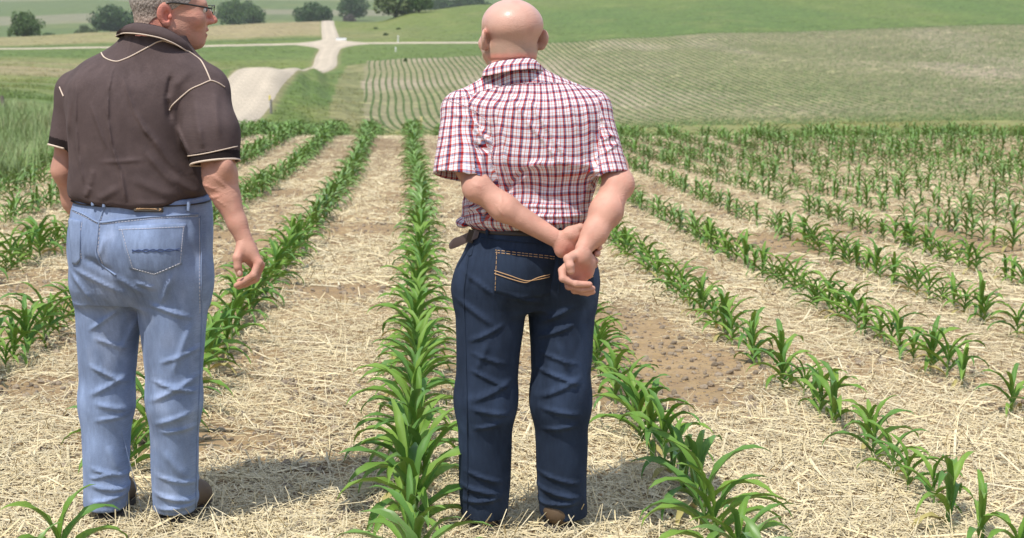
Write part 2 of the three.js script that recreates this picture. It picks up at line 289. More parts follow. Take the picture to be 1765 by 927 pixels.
solo.forEach((p, i) => {
  const k = i % 6; let o;
  if (!protoCorn[k]) o = makeCorn(k); else { o = protoCorn[k].clone(); o.name = numbered('corn_plant'); scene.add(o); }
  o.position.set(p.x, H(p.x, -p.d) - 0.005, -p.d); o.rotation.set(rr(-.06, .06), p.a, rr(-.06, .06)); o.scale.setScalar(p.s);
  const q = seen[p.k] = (seen[p.k] || 0) + 1, nm = rowName(p.k);
  tag(o, q <= 8 ? `${ORD[q - 1]} corn plant from the front ${nm}` : `young corn plant farther up ${nm}`, 'corn plant', `corn plants ${nm}`);
});
const M4 = new THREE.Matrix4(), Q = new THREE.Quaternion(), E3 = new THREE.Euler(), V3 = new THREE.Vector3(), S3 = new THREE.Vector3();
const mat4 = (x, y, z, rx, ry, rz, sx, sy = sx, sz = sx) => M4.clone().compose(V3.set(x, y, z), Q.setFromEuler(E3.set(rx, ry, rz, 'YXZ')), S3.set(sx, sy, sz));
{
  const rest = kept.filter(p => !soloSet.has(p)), ms = [], cs = [];
  for (const p of rest) { ms.push(mat4(p.x, H(p.x, -p.d) - 0.005, -p.d, rr(-.06, .06), p.a, 0, p.s)); const k = rr(0.75, 1.2); cs.push(lin(0.150 * k, 0.28 * k, 0.048 * k)); }
  stuff('corn_crop', merged[0], new THREE.MeshPhysicalMaterial({ roughness: 0.45, side: THREE.DoubleSide, transmission: 0.25, thickness: 0 }), ms, cs, 'rows of young green corn running back over the crest', 'corn');
}
// ---------------------------------------------------------------- straw lying between the rows
{
  const p = [], ix = []; const seg = 3; for (let i = 0; i <= seg; i++) { const t = i / seg, y = 0.012 * Math.sin(Math.PI * t); p.push(-0.5 + t, y, -0.5, -0.5 + t, y + 0.35, 0, -0.5 + t, y, 0.5); } for (let i = 0; i < seg; i++) for (const o of [0, 1]) { const a = i * 3 + o; ix.push(a, a + 3, a + 1, a + 1, a + 3, a + 4); }
  const g = new THREE.BufferGeometry(); g.setAttribute('position', new THREE.Float32BufferAttribute(p, 3)); g.setIndex(ix); g.computeVertexNormals();
  const ms = [], cs = [];
  for (let i = 0; i < 260000; i++) {
    const d = 3.7 + 33 * Math.pow(rnd(), 2.1), u = rr(-80, 1850), x = (u - CX) / F * d;
    const n = fbm(x / 0.8, 2, d / 0.8, 3); if (n < 0.25 + 0.30 * rnd()) continue;
    if (x < -4.4 - 0.055 * d) continue;
    const big = rnd() < 0.02, l = big ? rr(0.12, 0.34) : 0.03 + 0.15 * rnd() * rnd(), w = (big ? rr(0.006, 0.011) : rr(0.0015, 0.0042)) * (d > 9 ? 1.2 + d * 0.05 : 1), up = !big && rnd() < 0.16;
    ms.push(mat4(x, H(x, -d) + 0.004 + 0.035 * rnd() * rnd() + (up ? l * 0.25 : 0), -d, rr(-.2, .2), rr(0, 6.28), up ? rr(0.2, 1.0) : rr(-.16, .16), l, w, w));
    const k = rr(0.62, 1.15), y = rnd(); cs.push(lin(0.66 * k, (0.54 + 0.03 * y) * k, (0.30 + 0.08 * y) * k));
  }
  stuff('straw', g, std([1, 1, 1], 0.75), ms, cs, 'pale dry straw scattered over the soil between the corn rows', 'straw');
  // clods and crumbs of soil
  const cg = new THREE.IcosahedronGeometry(1, 1), q = cg.attributes.position; for (let i = 0; i < q.count; i++) { const k = 0.75 + 0.5 * vn(q.getX(i) * 2.1 + 5, q.getY(i) * 2.1, q.getZ(i) * 2.1); q.setXYZ(i, q.getX(i) * k, q.getY(i) * k * 0.7, q.getZ(i) * k); } cg.computeVertexNormals();
  const cm = [], cc = [];
  for (let i = 0; i < 30000; i++) { const d = 3.8 + 17 * Math.pow(rnd(), 1.5), u = rr(-60, 1830), x = (u - CX) / F * d; if (fbm(x / 0.8, 2, d / 0.8, 3) > 0.36 + 0.2 * rnd()) continue; const s = 0.004 + 0.018 * Math.pow(rnd(), 3); cm.push(mat4(x, H(x, -d) + s * 0.2, -d, rr(0, 3), rr(0, 6), 0, s)); const k = rr(0.6, 1.05); cc.push(lin(0.30 * k, 0.235 * k, 0.165 * k)); }
  stuff('soil_clods', cg, std([1, 1, 1], 1), cm, cc, 'small crumbs of grey brown soil among the straw', 'soil');
}
// ---------------------------------------------------------------- grass and weeds
function tuftGeo(n, h, spread, w) {
  const p = [], ix = []; let b = 0;
  for (let i = 0; i < n; i++) {
    const a = rr(0, 6.28), r = spread * Math.sqrt(rnd()) * 0.5, lean = rr(0.1, 0.75), hh = h * rr(0.5, 1), x0 = Math.cos(a) * r, z0 = Math.sin(a) * r, b2 = rr(0, 6.28), cx = Math.cos(b2), cz = Math.sin(b2);
    for (let s = 0; s <= 3; s++) { const t = s / 3, o = lean * hh * t * t, y = hh * (t - 0.25 * t * t * lean), ww = w * (1 - t * 0.92) / 2; p.push(x0 + cx * o - cz * ww, y, z0 + cz * o + cx * ww, x0 + cx * o + cz * ww, y, z0 + cz * o - cx * ww); }
    for (let s = 0; s < 3; s++) ix.push(b + s * 2, b + s * 2 + 1, b + s * 2 + 2, b + s * 2 + 1, b + s * 2 + 3, b + s * 2 + 2); b += 8;
  }
  const g = new THREE.BufferGeometry(); g.setAttribute('position', new THREE.Float32BufferAttribute(p, 3)); g.setIndex(ix); g.computeVertexNormals(); return g;
}
const bladeMat = () => new THREE.MeshPhysicalMaterial({ roughness: 0.6, side: THREE.DoubleSide, transmission: 0.25, thickness: 0 });
{
  const ms = [], cs = [], g = tuftGeo(18, 0.72, 0.55, 0.022);
  for (let i = 0; i < 30000; i++) {
    const d = rr(9, 66), u = rr(-260, 1950), x = (u - CX) / F * d, n = fbm(x / 2.5, 1, d / 2.5, 3);
    const edge = -4.5 - 0.055 * d; if (!(x < edge + n) && !(d > fieldEnd(u) + 2 && d < 64 && rnd() < 0.8)) continue;
    const s = rr(0.45, 0.95) * (0.6 + 0.8 * n) * (d > fieldEnd(u) + 1 && x > -7.6 ? 0.42 : 1); ms.push(mat4(x, H(x, -d) - 0.01, -d, 0, rr(0, 6.28), 0, s * 1.15, s, s * 1.15));
    const k = rr(0.75, 1.3), y = sst(0.45, 0.7, fbm(x / 1.1, 6, d / 1.1, 2)) * rnd(); cs.push(lin(mix(0.22, 0.36, y) * k, mix(0.31, 0.34, y) * k, mix(0.10, 0.16, y) * k));
  }
  stuff('tall_grass', g, bladeMat(), ms, cs, 'rank green grass and weeds along the left edge of the corn', 'grass');
}
{ // grass of the ditches and the hillside below the far field: short tussocks, seen from afar
  const ms = [], cs = [], g = tuftGeo(9, 0.42, 1.3, 0.09);
  for (let i = 0; i < 60000; i++) {
    const d = 80 * Math.pow(8, rnd()), u = rr(-120, 1900), x = (u - CX) / F * d;
    if (Math.abs(x - roadX(d)) < roadW(d) + 1.0 + (Math.abs(d - crossD(x)) < 26 ? 9 : 0) || Math.abs(d - crossD(x)) < 5) continue;
    if (x > FIELD_L(d) && d < fieldTop(u) && d > 150) continue;
    const n = fbm(x / 12, 3, d / 16, 3); if (n < 0.38 + 0.2 * rnd()) continue;
    const c = cover(x, -d), k = rr(0.65, 1.15), s = rr(0.5, 1.2); ms.push(mat4(x, H(x, -d) - 0.03, -d, 0, rr(0, 6.28), 0, s, s * rr(0.5, 1.1), s)); cs.push(lin(c[0] * k * 1.4, c[1] * k * 1.4, c[2] * k * 1.3));
  }
  stuff('slope_grass', g, bladeMat(), ms, cs, 'short rough grass on the slopes beside the gravel road', 'grass');
}
// ---------------------------------------------------------------- the far field: rows of small corn up the slope
{
  const g = tuftGeo(8, 0.34, 0.46, 0.10), ms = [], cs = [];
  for (let r = 0; r < 210; r++) {
    const x0 = 1.2 + r * 1.1;
    for (let d = 148; d < 352; d += rr(0.34, 0.52)) {
      const x = x0 + (0.022 + 0.0008 * r) * (d - 150) + 0.16 * Math.sin(d / 11 + 0.4 + r * 0.02) + 2.6 * Math.exp(-(d - 148) / 11), u = CX + F * x / d;
      if (u > 1900 || x < FIELD_L(d) + 0.3 || d > fieldTop(u) - 1) continue;
      const t = fbm(x / 16, 6.1, d / 30, 3); if (rnd() < 0.05 + 0.45 * sst(0.62, 0.78, t)) continue;
      const s = rr(0.6, 1.1) * mix(1.1, 0.8, t); ms.push(mat4(x, H(x, -d) - 0.02, -d, 0, rr(0, 6.28), 0, s * 0.85, s, s)); const k = rr(0.7, 1.2); cs.push(lin(0.165 * k, 0.265 * k, 0.085 * k));
    }
  }
  stuff('far_corn_rows', g, bladeMat(), ms, cs, 'wavering rows of small corn on the far slope right of the road', 'corn');
  console.log('far rows', ms.length);
}
// ---------------------------------------------------------------- trees and bushes
const barkMat = std([0.10, 0.082, 0.062], 1);
const leafTone = (c) => new THREE.MeshPhysicalMaterial({ color: lin(...c), vertexColors: true, roughness: 0.75, side: THREE.DoubleSide, transmission: 0.2, thickness: 0 });
function tree(name, label, cat, group, px, py, wpx, hpx, d0, c, o = {}) {
  const b = hit(px, py, d0); if (!b) { console.log('no ground for', label); return; }
  const D = -b[2], k = D / F, w = wpx * k, h = hpx * k, t = thing(name, label, cat, group, [b[0], b[1] - 0.1, b[2]]);
  const trunkH = h * (o.bare ?? 0.16), lobes = [];
  const n = o.lobes || 9;
  for (let i = 0; i < n; i++) { const a = i * 2.4 + rr(0, 1), r = Math.sqrt((i + 0.3) / n) * w * 0.36, y = trunkH + (h - trunkH) * (0.26 + 0.50 * rnd() * (1 - 0.5 * (r / (w * 0.36)) ** 2)); lobes.push([Math.cos(a) * r, y, Math.sin(a) * r * 0.8, w * rr(0.15, 0.25), (h - trunkH) * rr(0.2, 0.30)]); }
  lobes.push([rr(-.08, .08) * w, h * 0.76, 0, w * 0.2, h * 0.22]); for (const e of [-1, 1, -0.3, 0.4]) lobes.push([e * w * 0.24, h * 0.22 + trunkH * 0.5, rr(-.1, .1) * w, w * 0.2, h * 0.2]);
  const lp = [], lc = [], li = []; let q = 0; const size = Math.max(0.35, w * (o.leaf || 0.042)), cnt = o.count || 230;
  for (const [x, y, z, rx, ry] of lobes) for (let i = 0; i < cnt; i++) {
    const a = rr(0, 6.28), e = Math.asin(rr(-0.75, 1)), r = Math.pow(rnd(), 0.3) * (0.85 + 0.5 * vn(a * 1.3 + x, e * 2 + y, 3));
    const X = x + Math.cos(a) * Math.cos(e) * rx * r, Y = y + Math.sin(e) * ry * r, Z = z + Math.sin(a) * Math.cos(e) * rx * r, s = size * rr(0.5, 1.15);
    const t1 = new THREE.Vector3(rr(-1, 1), rr(-1, 1), rr(-1, 1)).normalize(), t2 = new THREE.Vector3(rr(-1, 1), rr(-0.4, 0.4), rr(-1, 1)).cross(t1).normalize(), g = rr(0.7, 1.25), yl = rr(0.9, 1.15);
    for (const [sx, sy] of [[-1, 0], [0, -0.55], [1, 0], [0, 0.55]]) { lp.push(X + (t1.x * sx + t2.x * sy) * s, Math.max(0.05, Y + (t1.y * sx + t2.y * sy) * s), Z + (t1.z * sx + t2.z * sy) * s); lc.push(g * yl, g, g * 0.9); }
    li.push(q, q + 1, q + 2, q, q + 2, q + 3); q += 4;
  }
  const g = new THREE.BufferGeometry(); g.setAttribute('position', new THREE.Float32BufferAttribute(lp, 3)); g.setAttribute('color', new THREE.Float32BufferAttribute(lc, 3)); g.setIndex(li); g.computeVertexNormals();
  part('crown', g, leafTone(c), t);
  const limbs = [new THREE.CylinderGeometry(w * 0.022, w * 0.04, h * 0.5, 8).translate(0, h * 0.25, 0)];
  for (const [x, y, z] of lobes) { const A = new THREE.Vector3(0, trunkH * rr(0.7, 1.4), 0), B = new THREE.Vector3(x, y, z); limbs.push(new THREE.TubeGeometry(new THREE.QuadraticBezierCurve3(A, A.clone().lerp(B, 0.5).add(new THREE.Vector3(0, -h * 0.04, 0)), B), 5, w * 0.011, 5)); }
  part('trunk', mergeGeometries(limbs), barkMat, t);
  return t;
}
const DK = [0.042, 0.098, 0.014], MD = [0.070, 0.140, 0.022], LT = [0.105, 0.15, 0.045];
tree('tree', 'round dark green tree standing alone at far left beside the pale strip of grass', 'tree', null, 42, 66, 66, 47, 700, MD, { bare: 0.05 });
tree('tree', 'broad dark tree directly left of the head of the man in glasses', 'tree', null, 196, 59, 78, 52, 700, DK, { lobes: 11, bare: 0.06 });
tree('bush', 'low olive bush just left of the broad dark tree', 'bush', null, 147, 60, 42, 17, 700, LT, { bare: 0.02, lobes: 6 });
tree('bush', 'tiny flat bush in the gap between the lone left tree and the low olive bush', 'bush', null, 84, 64, 26, 8, 700, MD, { bare: 0.02, lobes: 5 });
tree('tree', 'leafy mid green tree just right of the face with glasses', 'tree', null, 402, 47, 52, 50, 700, MD, { bare: 0.05 });
tree('tree', 'shorter grey green tree right of the leafy tree beside the face with glasses', 'tree', null, 437, 45, 44, 36, 700, MD, { bare: 0.04 });
tree('tree', 'rounded dark tree standing left of where the gravel road meets the skyline', 'tree', null, 541, 44, 68, 40, 760, DK, { bare: 0.06, lobes: 11 });
tree('tree', 'dark tree cut by the top of the photo, right of the road crest', 'tree', null, 608, 36, 56, 52, 760, DK, { bare: 0.08 });
tree('bush', 'small purplish brown shrub under the dark tree right of the road crest', 'bush', null, 603, 38, 26, 14, 740, [0.12, 0.10, 0.08], { bare: 0.02, lobes: 5 });
tree('tree', 'pale green open tree with a dark leaning trunk on the pasture edge', 'tree', null, 682, 30, 84, 66, 560, LT, { bare: 0.04, lobes: 13, count: 180 });
tree('tree', 'darker bushy tree right of the pale open tree on the pasture edge', 'tree', null, 722, 22, 50, 48, 640, MD, { bare: 0.06 });
[[390, 14, 40, 'left'], [428, 13, 44, 'middle']].forEach(([x, y, w]) => tree('tree', x < 400 ? 'distant dark tree over the leafy tree by the glasses' : 'distant dark tree over the shorter grey green tree', 'tree', null, x, y + 22, w, 34, 1000, DK, { bare: 0.02, lobes: 7 }));
[[760, 30, 46], [795, 32, 50], [826, 26, 40]].forEach(([x, h, w], i) => tree('tree', ['first', 'second', 'third'][i] + ' hazy treetop from the left behind the pasture ridge, left of the bald head', 'tree', null, x, 22 - i * 2, w, h, 900, DK, { bare: 0.02, lobes: 7 }));
[[648, 50, 9, 4, 'leftmost'], [687, 51, 9, 4, 'right hand'], [665, 61, 9, 5, 'lowest']].forEach(([x, y, w, h, s]) => tree('bush', `${s} of the small dark bushes dotted on the pasture slope above the white post`, 'bush', null, x, y, w, h * 0.8, 450, [0.085, 0.14, 0.04], { bare: 0.02, lobes: 4, count: 70, leaf: 0.08 }));
tree('bush', 'dark weed clump standing among the far corn rows below the road', 'bush', null, 699, 106, 6, 5, 200, DK, { bare: 0.02, lobes: 4, count: 60, leaf: 0.09 });

// ---------------------------------------------------------------- posts, stakes and the sign
function bar(h, r0, r1, n = 8) { return new THREE.CylinderGeometry(r1, r0, h, n).translate(0, h / 2, 0); }
{
  const grey = std([0.23, 0.21, 0.185], 0.95), yel = std([0.72, 0.60, 0.10], 0.55), wht = std([0.72, 0.70, 0.64], 0.6), wood = std([0.55, 0.44, 0.22], 0.8), steel = std([0.3, 0.3, 0.3], 0.5, { metalness: 0.6 });
  const b = hit(467, 196, 100), k = -b[2] / F;
  const m = thing('marker_post', 'grey marker post with a yellow reflector, at the edge of the near gravel road', 'marker post', null, [b[0], b[1] - 0.3, b[2]]);
  part('post', bar(24 * k + 0.3, 0.17, 0.14, 10), grey, m); part('cap', new THREE.CylinderGeometry(0.15, 0.15, 0.06, 10).translate(0, 24 * k + 0.31, 0), grey, m);
  const bb = thing('delineator', 'thin yellow road marker standing behind the grey marker post', 'road marker', null, (() => { const h = hit(465, 187, 120); return [h[0], h[1] - 0.2, h[2]]; })());
  part('post', bar(22 * k, 0.06, 0.05), wht, bb); part('reflector', new THREE.BoxGeometry(0.2, 0.62, 0.05).translate(0, 22 * k, 0.06), yel, bb);
  const f = hit(11, 203, 25), fk = -f[2] / F, fp = thing('fence_post', 'weathered leaning fence post in the tall grass at far left', 'fence post', null, [f[0], f[1] - 0.1, f[2]]);
  const pg = new THREE.CylinderGeometry(0.055, 0.07, 36 * fk + 0.3, 9, 6), q = pg.attributes.position; for (let i = 0; i < q.count; i++) { const s = 1 + 0.3 * (vn(q.getX(i) * 40, q.getY(i) * 2, q.getZ(i) * 40) - 0.5); q.setX(i, q.getX(i) * s); q.setZ(i, q.getZ(i) * s); } pg.computeVertexNormals();
  pg.translate(0, 18 * fk, 0); part('post', pg, std([0.20, 0.17, 0.135], 1), fp); part('wire_staple', new THREE.TorusGeometry(0.075, 0.008, 5, 14).rotateX(1.57).translate(0, 26 * fk, 0), steel, fp); fp.rotation.z = 0.16;
  const s = W(726, 224, 37.5), st = thing('field_stake', 'short yellow stake at the crest of the row between the men', 'stake', null, [s[0], H(s[0], s[2]) - 0.1, s[2]]);
  part('stake', bar(0.62, 0.024, 0.02, 6), wood, st); part('flag', new THREE.BoxGeometry(0.06, 0.13, 0.02).translate(0, 0.56, 0.02), std([0.72, 0.62, 0.3], 0.7), st);
  for (const [x, y, h, l, d0] of [[686, 74, 13, 'tall white marker post just beyond the cross road, right of the junction', 440], [682, 89, 9, 'short white marker post on the near side of the cross road, right of the junction', 330]]) {
    const p = hit(x, y, d0), c = -p[2] / F, o = thing('marker_post', l, 'marker post', null, [p[0], p[1] - 0.2, p[2]]); part('post', bar(h * c, 0.24, 0.2), wht, o); part('reflector', new THREE.BoxGeometry(0.42, 0.5, 0.1).translate(0, h * c - 0.4, 0.22), wht, o);
  }
  const g = hit(588, 71, 440), gk = -g[2] / F, sg = thing('road_sign', 'small white sign board lying low beside the junction, right of the road', 'sign', null, [g[0], g[1] - 0.3, g[2]]);
  part('board', new THREE.BoxGeometry(18 * gk, 4.5 * gk, 0.08).translate(0, 0.3 + 3.6 * gk, 0), std([0.82, 0.84, 0.84], 0.5), sg); part('frame', new THREE.BoxGeometry(18 * gk + 0.1, 0.09, 0.14).translate(0, 0.3 + 5.9 * gk, 0), steel, sg);
  for (const e of [-1, 1]) part('leg', bar(0.3 + 5 * gk, 0.06, 0.06).translate(e * 7 * gk, 0, -0.1), steel, sg);
}
// ---------------------------------------------------------------- distance fields and their skins
const cone = (a, ra, b, rb) => { const ax = a[0], ay = a[1], az = a[2], bx = b[0] - ax, by = b[1] - ay, bz = b[2] - az, l = 1 / (bx * bx + by * by + bz * bz + 1e-12); return (x, y, z) => { x -= ax; y -= ay; z -= az; let t = (x * bx + y * by + z * bz) * l; t = t < 0 ? 0 : t > 1 ? 1 : t; const X = x - bx * t, Y = y - by * t, Z = z - bz * t; return Math.sqrt(X * X + Y * Y + Z * Z) - (ra + (rb - ra) * t); }; };
const ell = (c, r, yaw = 0) => { const s = Math.sin(yaw), k = Math.cos(yaw); return (x, y, z) => { x -= c[0]; y -= c[1]; z -= c[2]; if (yaw) { const q = x * k - z * s; z = x * s + z * k; x = q; } const a = x / r[0], b = y / r[1], d = z / r[2], k0 = Math.sqrt(a * a + b * b + d * d), A = a / r[0], B = b / r[1], D = d / r[2], k1 = Math.sqrt(A * A + B * B + D * D); return k1 < 1e-9 ? -Math.min(...r) : k0 * (k0 - 1) / k1; }; };
const smin = (a, b, k) => { const h = Math.max(k - Math.abs(a - b), 0) / k; return Math.min(a, b) - h * h * k * 0.25; };
const smax = (a, b, k) => -smin(-a, -b, k);
const uni = (k, ...fs) => (x, y, z) => { let d = fs[0](x, y, z); for (let i = 1; i < fs.length; i++) d = smin(d, fs[i](x, y, z), k); return d; };
// stacked elliptical sections: [y, cx, cz, a, b], top first
function loft(secs, n = 2.3) {
  const S = secs.slice().sort((p, q) => p[0] - q[0]), y0 = S[0][0], y1 = S[S.length - 1][0];
  const at = (y) => { let i = 0; while (i < S.length - 2 && S[i + 1][0] < y) i++; const t = clamp((y - S[i][0]) / (S[i + 1][0] - S[i][0])), P = S[Math.max(0, i - 1)], A = S[i], B = S[i + 1], Z = S[Math.min(S.length - 1, i + 2)], h = B[0] - A[0]; return [1, 2, 3, 4].map(k => { const ma = i ? (B[k] - P[k]) / (B[0] - P[0]) * h : B[k] - A[k], mb = i + 2 < S.length ? (Z[k] - A[k]) / (Z[0] - A[0]) * h : B[k] - A[k], t2 = t * t, t3 = t2 * t; return (2 * t3 - 3 * t2 + 1) * A[k] + (t3 - 2 * t2 + t) * ma + (3 * t2 - 2 * t3) * B[k] + (t3 - t2) * mb; }); };
  // sections are tabulated once
  const T = 400, tab = []; for (let i = 0; i <= T; i++) tab.push(at(y0 + (y1 - y0) * i / T));
  const sec = (y) => tab[Math.round(clamp((y - y0) / (y1 - y0)) * T)];
  const f = (x, y, z) => { const s = sec(y), a = Math.abs(x - s[0]) / s[2], b = Math.abs(z - s[1]) / s[3]; const k = Math.pow(Math.pow(a, n) + Math.pow(b, n), 1 / n), e = k < 1e-6 ? -Math.min(s[2], s[3]) : (k - 1) * Math.hypot(x - s[0], z - s[1]) / k; const o = Math.max(y0 - y, y - y1); return o > 0 ? (e > 0 ? Math.hypot(e, o) : o) : Math.max(e, o); };
  f.sec = sec; return f;
}
const plane = (p, n) => { const l = Math.hypot(...n), a = n.map(q => q / l), d = a[0] * p[0] + a[1] * p[1] + a[2] * p[2]; return (x, y, z) => a[0] * x + a[1] * y + a[2] * z - d; };
// surface nets; cells far from the surface are skipped in blocks
function skin(f, lo, hi, cell, o = {}) {
  const n = [0, 1, 2].map(i => Math.ceil((hi[i] - lo[i]) / cell) + 1), [nx, ny, nz] = n, v = new Float32Array(nx * ny * nz), B = 6, id = (i, j, k) => i + nx * (j + ny * k);
  for (let k0 = 0; k0 < nz; k0 += B) for (let j0 = 0; j0 < ny; j0 += B) for (let i0 = 0; i0 < nx; i0 += B) {
    const h = B * cell * 0.5, c = f(lo[0] + i0 * cell + h, lo[1] + j0 * cell + h, lo[2] + k0 * cell + h), far = Math.abs(c) > h * 1.7321 * 1.9 + 0.02;
    for (let k = k0; k < Math.min(nz, k0 + B); k++) for (let j = j0; j < Math.min(ny, j0 + B); j++) for (let i = i0; i < Math.min(nx, i0 + B); i++) v[id(i, j, k)] = far ? c : f(lo[0] + i * cell, lo[1] + j * cell, lo[2] + k * cell);
  }
  const map = new Int32Array(nx * ny * nz).fill(-1), p = [];
  for (let k = 0; k < nz - 1; k++) for (let j = 0; j < ny - 1; j++) for (let i = 0; i < nx - 1; i++) {
    let m = 0; for (let q = 0; q < 8; q++) if (v[id(i + (q & 1), j + ((q >> 1) & 1), k + (q >> 2))] < 0) m |= 1 << q;
    if (m === 0 || m === 255) continue;
    let X = 0, Y = 0, Z = 0, c = 0;
    for (let q = 0; q < 8; q++) for (const b of [1, 2, 4]) if (!(q & b)) { const r = q | b; if (((m >> q) & 1) === ((m >> r) & 1)) continue; const va = v[id(i + (q & 1), j + ((q >> 1) & 1), k + (q >> 2))], vb = v[id(i + (r & 1), j + ((r >> 1) & 1), k + (r >> 2))], t = va / (va - vb); X += (q & 1) + (b === 1 ? t : 0); Y += ((q >> 1) & 1) + (b === 2 ? t : 0); Z += (q >> 2) + (b === 4 ? t : 0); c++; }
    map[id(i, j, k)] = p.length / 3; p.push(lo[0] + (i + X / c) * cell, lo[1] + (j + Y / c) * cell, lo[2] + (k + Z / c) * cell);
  }
  const ix = [], quad = (a, b, c, d, flip) => { if (a < 0 || b < 0 || c < 0 || d < 0) return; flip ? ix.push(a, c, b, a, d, c) : ix.push(a, b, c, a, c, d); };
  for (let k = 1; k < nz - 1; k++) for (let j = 1; j < ny - 1; j++) for (let i = 1; i < nx - 1; i++) {
    const s = v[id(i, j, k)] < 0;
    if (s !== v[id(i + 1, j, k)] < 0) quad(map[id(i, j - 1, k - 1)], map[id(i, j, k - 1)], map[id(i, j, k)], map[id(i, j - 1, k)], !s);
    if (s !== v[id(i, j + 1, k)] < 0) quad(map[id(i - 1, j, k - 1)], map[id(i - 1, j, k)], map[id(i, j, k)], map[id(i, j, k - 1)], !s);
    if (s !== v[id(i, j, k + 1)] < 0) quad(map[id(i - 1, j - 1, k)], map[id(i, j - 1, k)], map[id(i, j, k)], map[id(i - 1, j, k)], !s);
  }
  const nm = new Float32Array(p.length), e = 0.0015;
  for (let i = 0; i < p.length; i += 3) { const [x, y, z] = [p[i], p[i + 1], p[i + 2]]; let a = f(x + e, y, z) - f(x - e, y, z), b = f(x, y + e, z) - f(x, y - e, z), c = f(x, y, z + e) - f(x, y, z - e); const l = Math.hypot(a, b, c) || 1; nm[i] = a / l; nm[i + 1] = b / l; nm[i + 2] = c / l; }
  return split({ p, nm, ix }, o.classes || (() => 0), o.count || 1, o);
}
function split({ p, nm, ix }, cls, count, o) {
  const out = [];
  const bins = Array.from({ length: count }, () => []);
  for (let t = 0; t < ix.length; t += 3) { const a = ix[t] * 3, b = ix[t + 1] * 3, c = ix[t + 2] * 3, k = cls((p[a] + p[b] + p[c]) / 3, (p[a + 1] + p[b + 1] + p[c + 1]) / 3, (p[a + 2] + p[b + 2] + p[c + 2]) / 3); if (k >= 0) bins[k].push(ix[t], ix[t + 1], ix[t + 2]); }
  for (let k = 0; k < count; k++) {
    const m = new Map(), P = [], Nn = [], U = [], C = [], I = [];
    for (const q of bins[k]) { let r = m.get(q); if (r === undefined) { r = P.length / 3; m.set(q, r); const x = p[q * 3], y = p[q * 3 + 1], z = p[q * 3 + 2]; P.push(x, y, z); Nn.push(nm[q * 3], nm[q * 3 + 1], nm[q * 3 + 2]); U.push(...(o.uv ? o.uv(x, y, z, k, nm[q * 3 + 2], nm[q * 3 + 1]) : [x, y])); if (o.col) C.push(...o.col(x, y, z, k)); } I.push(r); }
    const g = new THREE.BufferGeometry(); g.setAttribute('position', new THREE.Float32BufferAttribute(P, 3)); g.setAttribute('normal', new THREE.Float32BufferAttribute(Nn, 3)); g.setAttribute('uv', new THREE.Float32BufferAttribute(U, 2)); if (o.col) g.setAttribute('color', new THREE.Float32BufferAttribute(C, 3)); g.setIndex(I); out.push(g);
  }
  return count === 1 ? out[0] : out;
}
// a wearer's frame: origin at the feet, x to the right and z towards the viewer; L gives a point on a bearing at depth dz in front of the feet
function wearer(px, d) {
  const x0 = W(px, 500, d)[0], base = [x0, H(x0, -d), -d];
  return { base, L: (qx, qy, dz = 0) => { const w = W(qx, qy, d - dz); return [w[0] - base[0], w[1] - base[1], w[2] - base[2]]; },
    // where the bearing meets a garment
    on(f, qx, qy, lift = 0.002) { let a = 0.6, pr = 1; for (let t = a; t > -0.5; t -= 0.003) { const p = this.L(qx, qy, t), v = f(...p); if (v < 0) { let lo = t, hi = t + 0.003; for (let i = 0; i < 9; i++) { const m = (lo + hi) / 2; f(...this.L(qx, qy, m)) < 0 ? lo = m : hi = m; } const q = this.L(qx, qy, hi), e = 0.003, g = [f(q[0] + e, q[1], q[2]) - f(q[0] - e, q[1], q[2]), f(q[0], q[1] + e, q[2]) - f(q[0], q[1] - e, q[2]), f(q[0], q[1], q[2] + e) - f(q[0], q[1], q[2] - e)], l = Math.hypot(...g) || 1; return [q[0] + g[0] / l * lift, q[1] + g[1] / l * lift, q[2] + g[2] / l * lift]; } } return null; } };
}
const vec = (p) => new THREE.Vector3(...p);
// a raised seam or line of stitches sewn along a garment
function seam(m, f, pts, r, lift = 0.001, step = 5) {
  const c = new THREE.CatmullRomCurve3(pts.map(p => new THREE.Vector3(p[0], p[1], 0)), false, 'catmullrom', 0.35), n = Math.max(4, Math.ceil(c.getLength() / step)), q = [];
  for (let i = 0; i <= n; i++) { const s = c.getPoint(i / n), h = m.on(f, s.x, s.y, lift); if (h && (!q.length || vec(h).distanceTo(q[q.length - 1]) < 0.09)) q.push(vec(h)); }
  if (q.length < 3) { console.log('short seam', JSON.stringify(pts[0])); return null; }
  return new THREE.TubeGeometry(new THREE.CatmullRomCurve3(q), q.length * 2, r, 6);
}
function stitches(m, f, pts, r = 0.0011, on = 5, gap = 3.2, lift = 0.0012) { const c = new THREE.CatmullRomCurve3(pts.map(p => new THREE.Vector3(p[0], p[1], 0)), false, 'catmullrom', 0.1), n = Math.ceil(c.getLength() / (on + gap)), out = []; for (let i = 0; i < n; i++) { const a = i / n, b = (i + on / (on + gap)) / n, q = [a, (a + b) / 2, b].map(t => { const s = c.getPoint(t); return m.on(f, s.x, s.y, lift); }); if (q.every(Boolean)) out.push(new THREE.TubeGeometry(new THREE.CatmullRomCurve3(q.map(vec)), 3, r, 4)); } return out; }
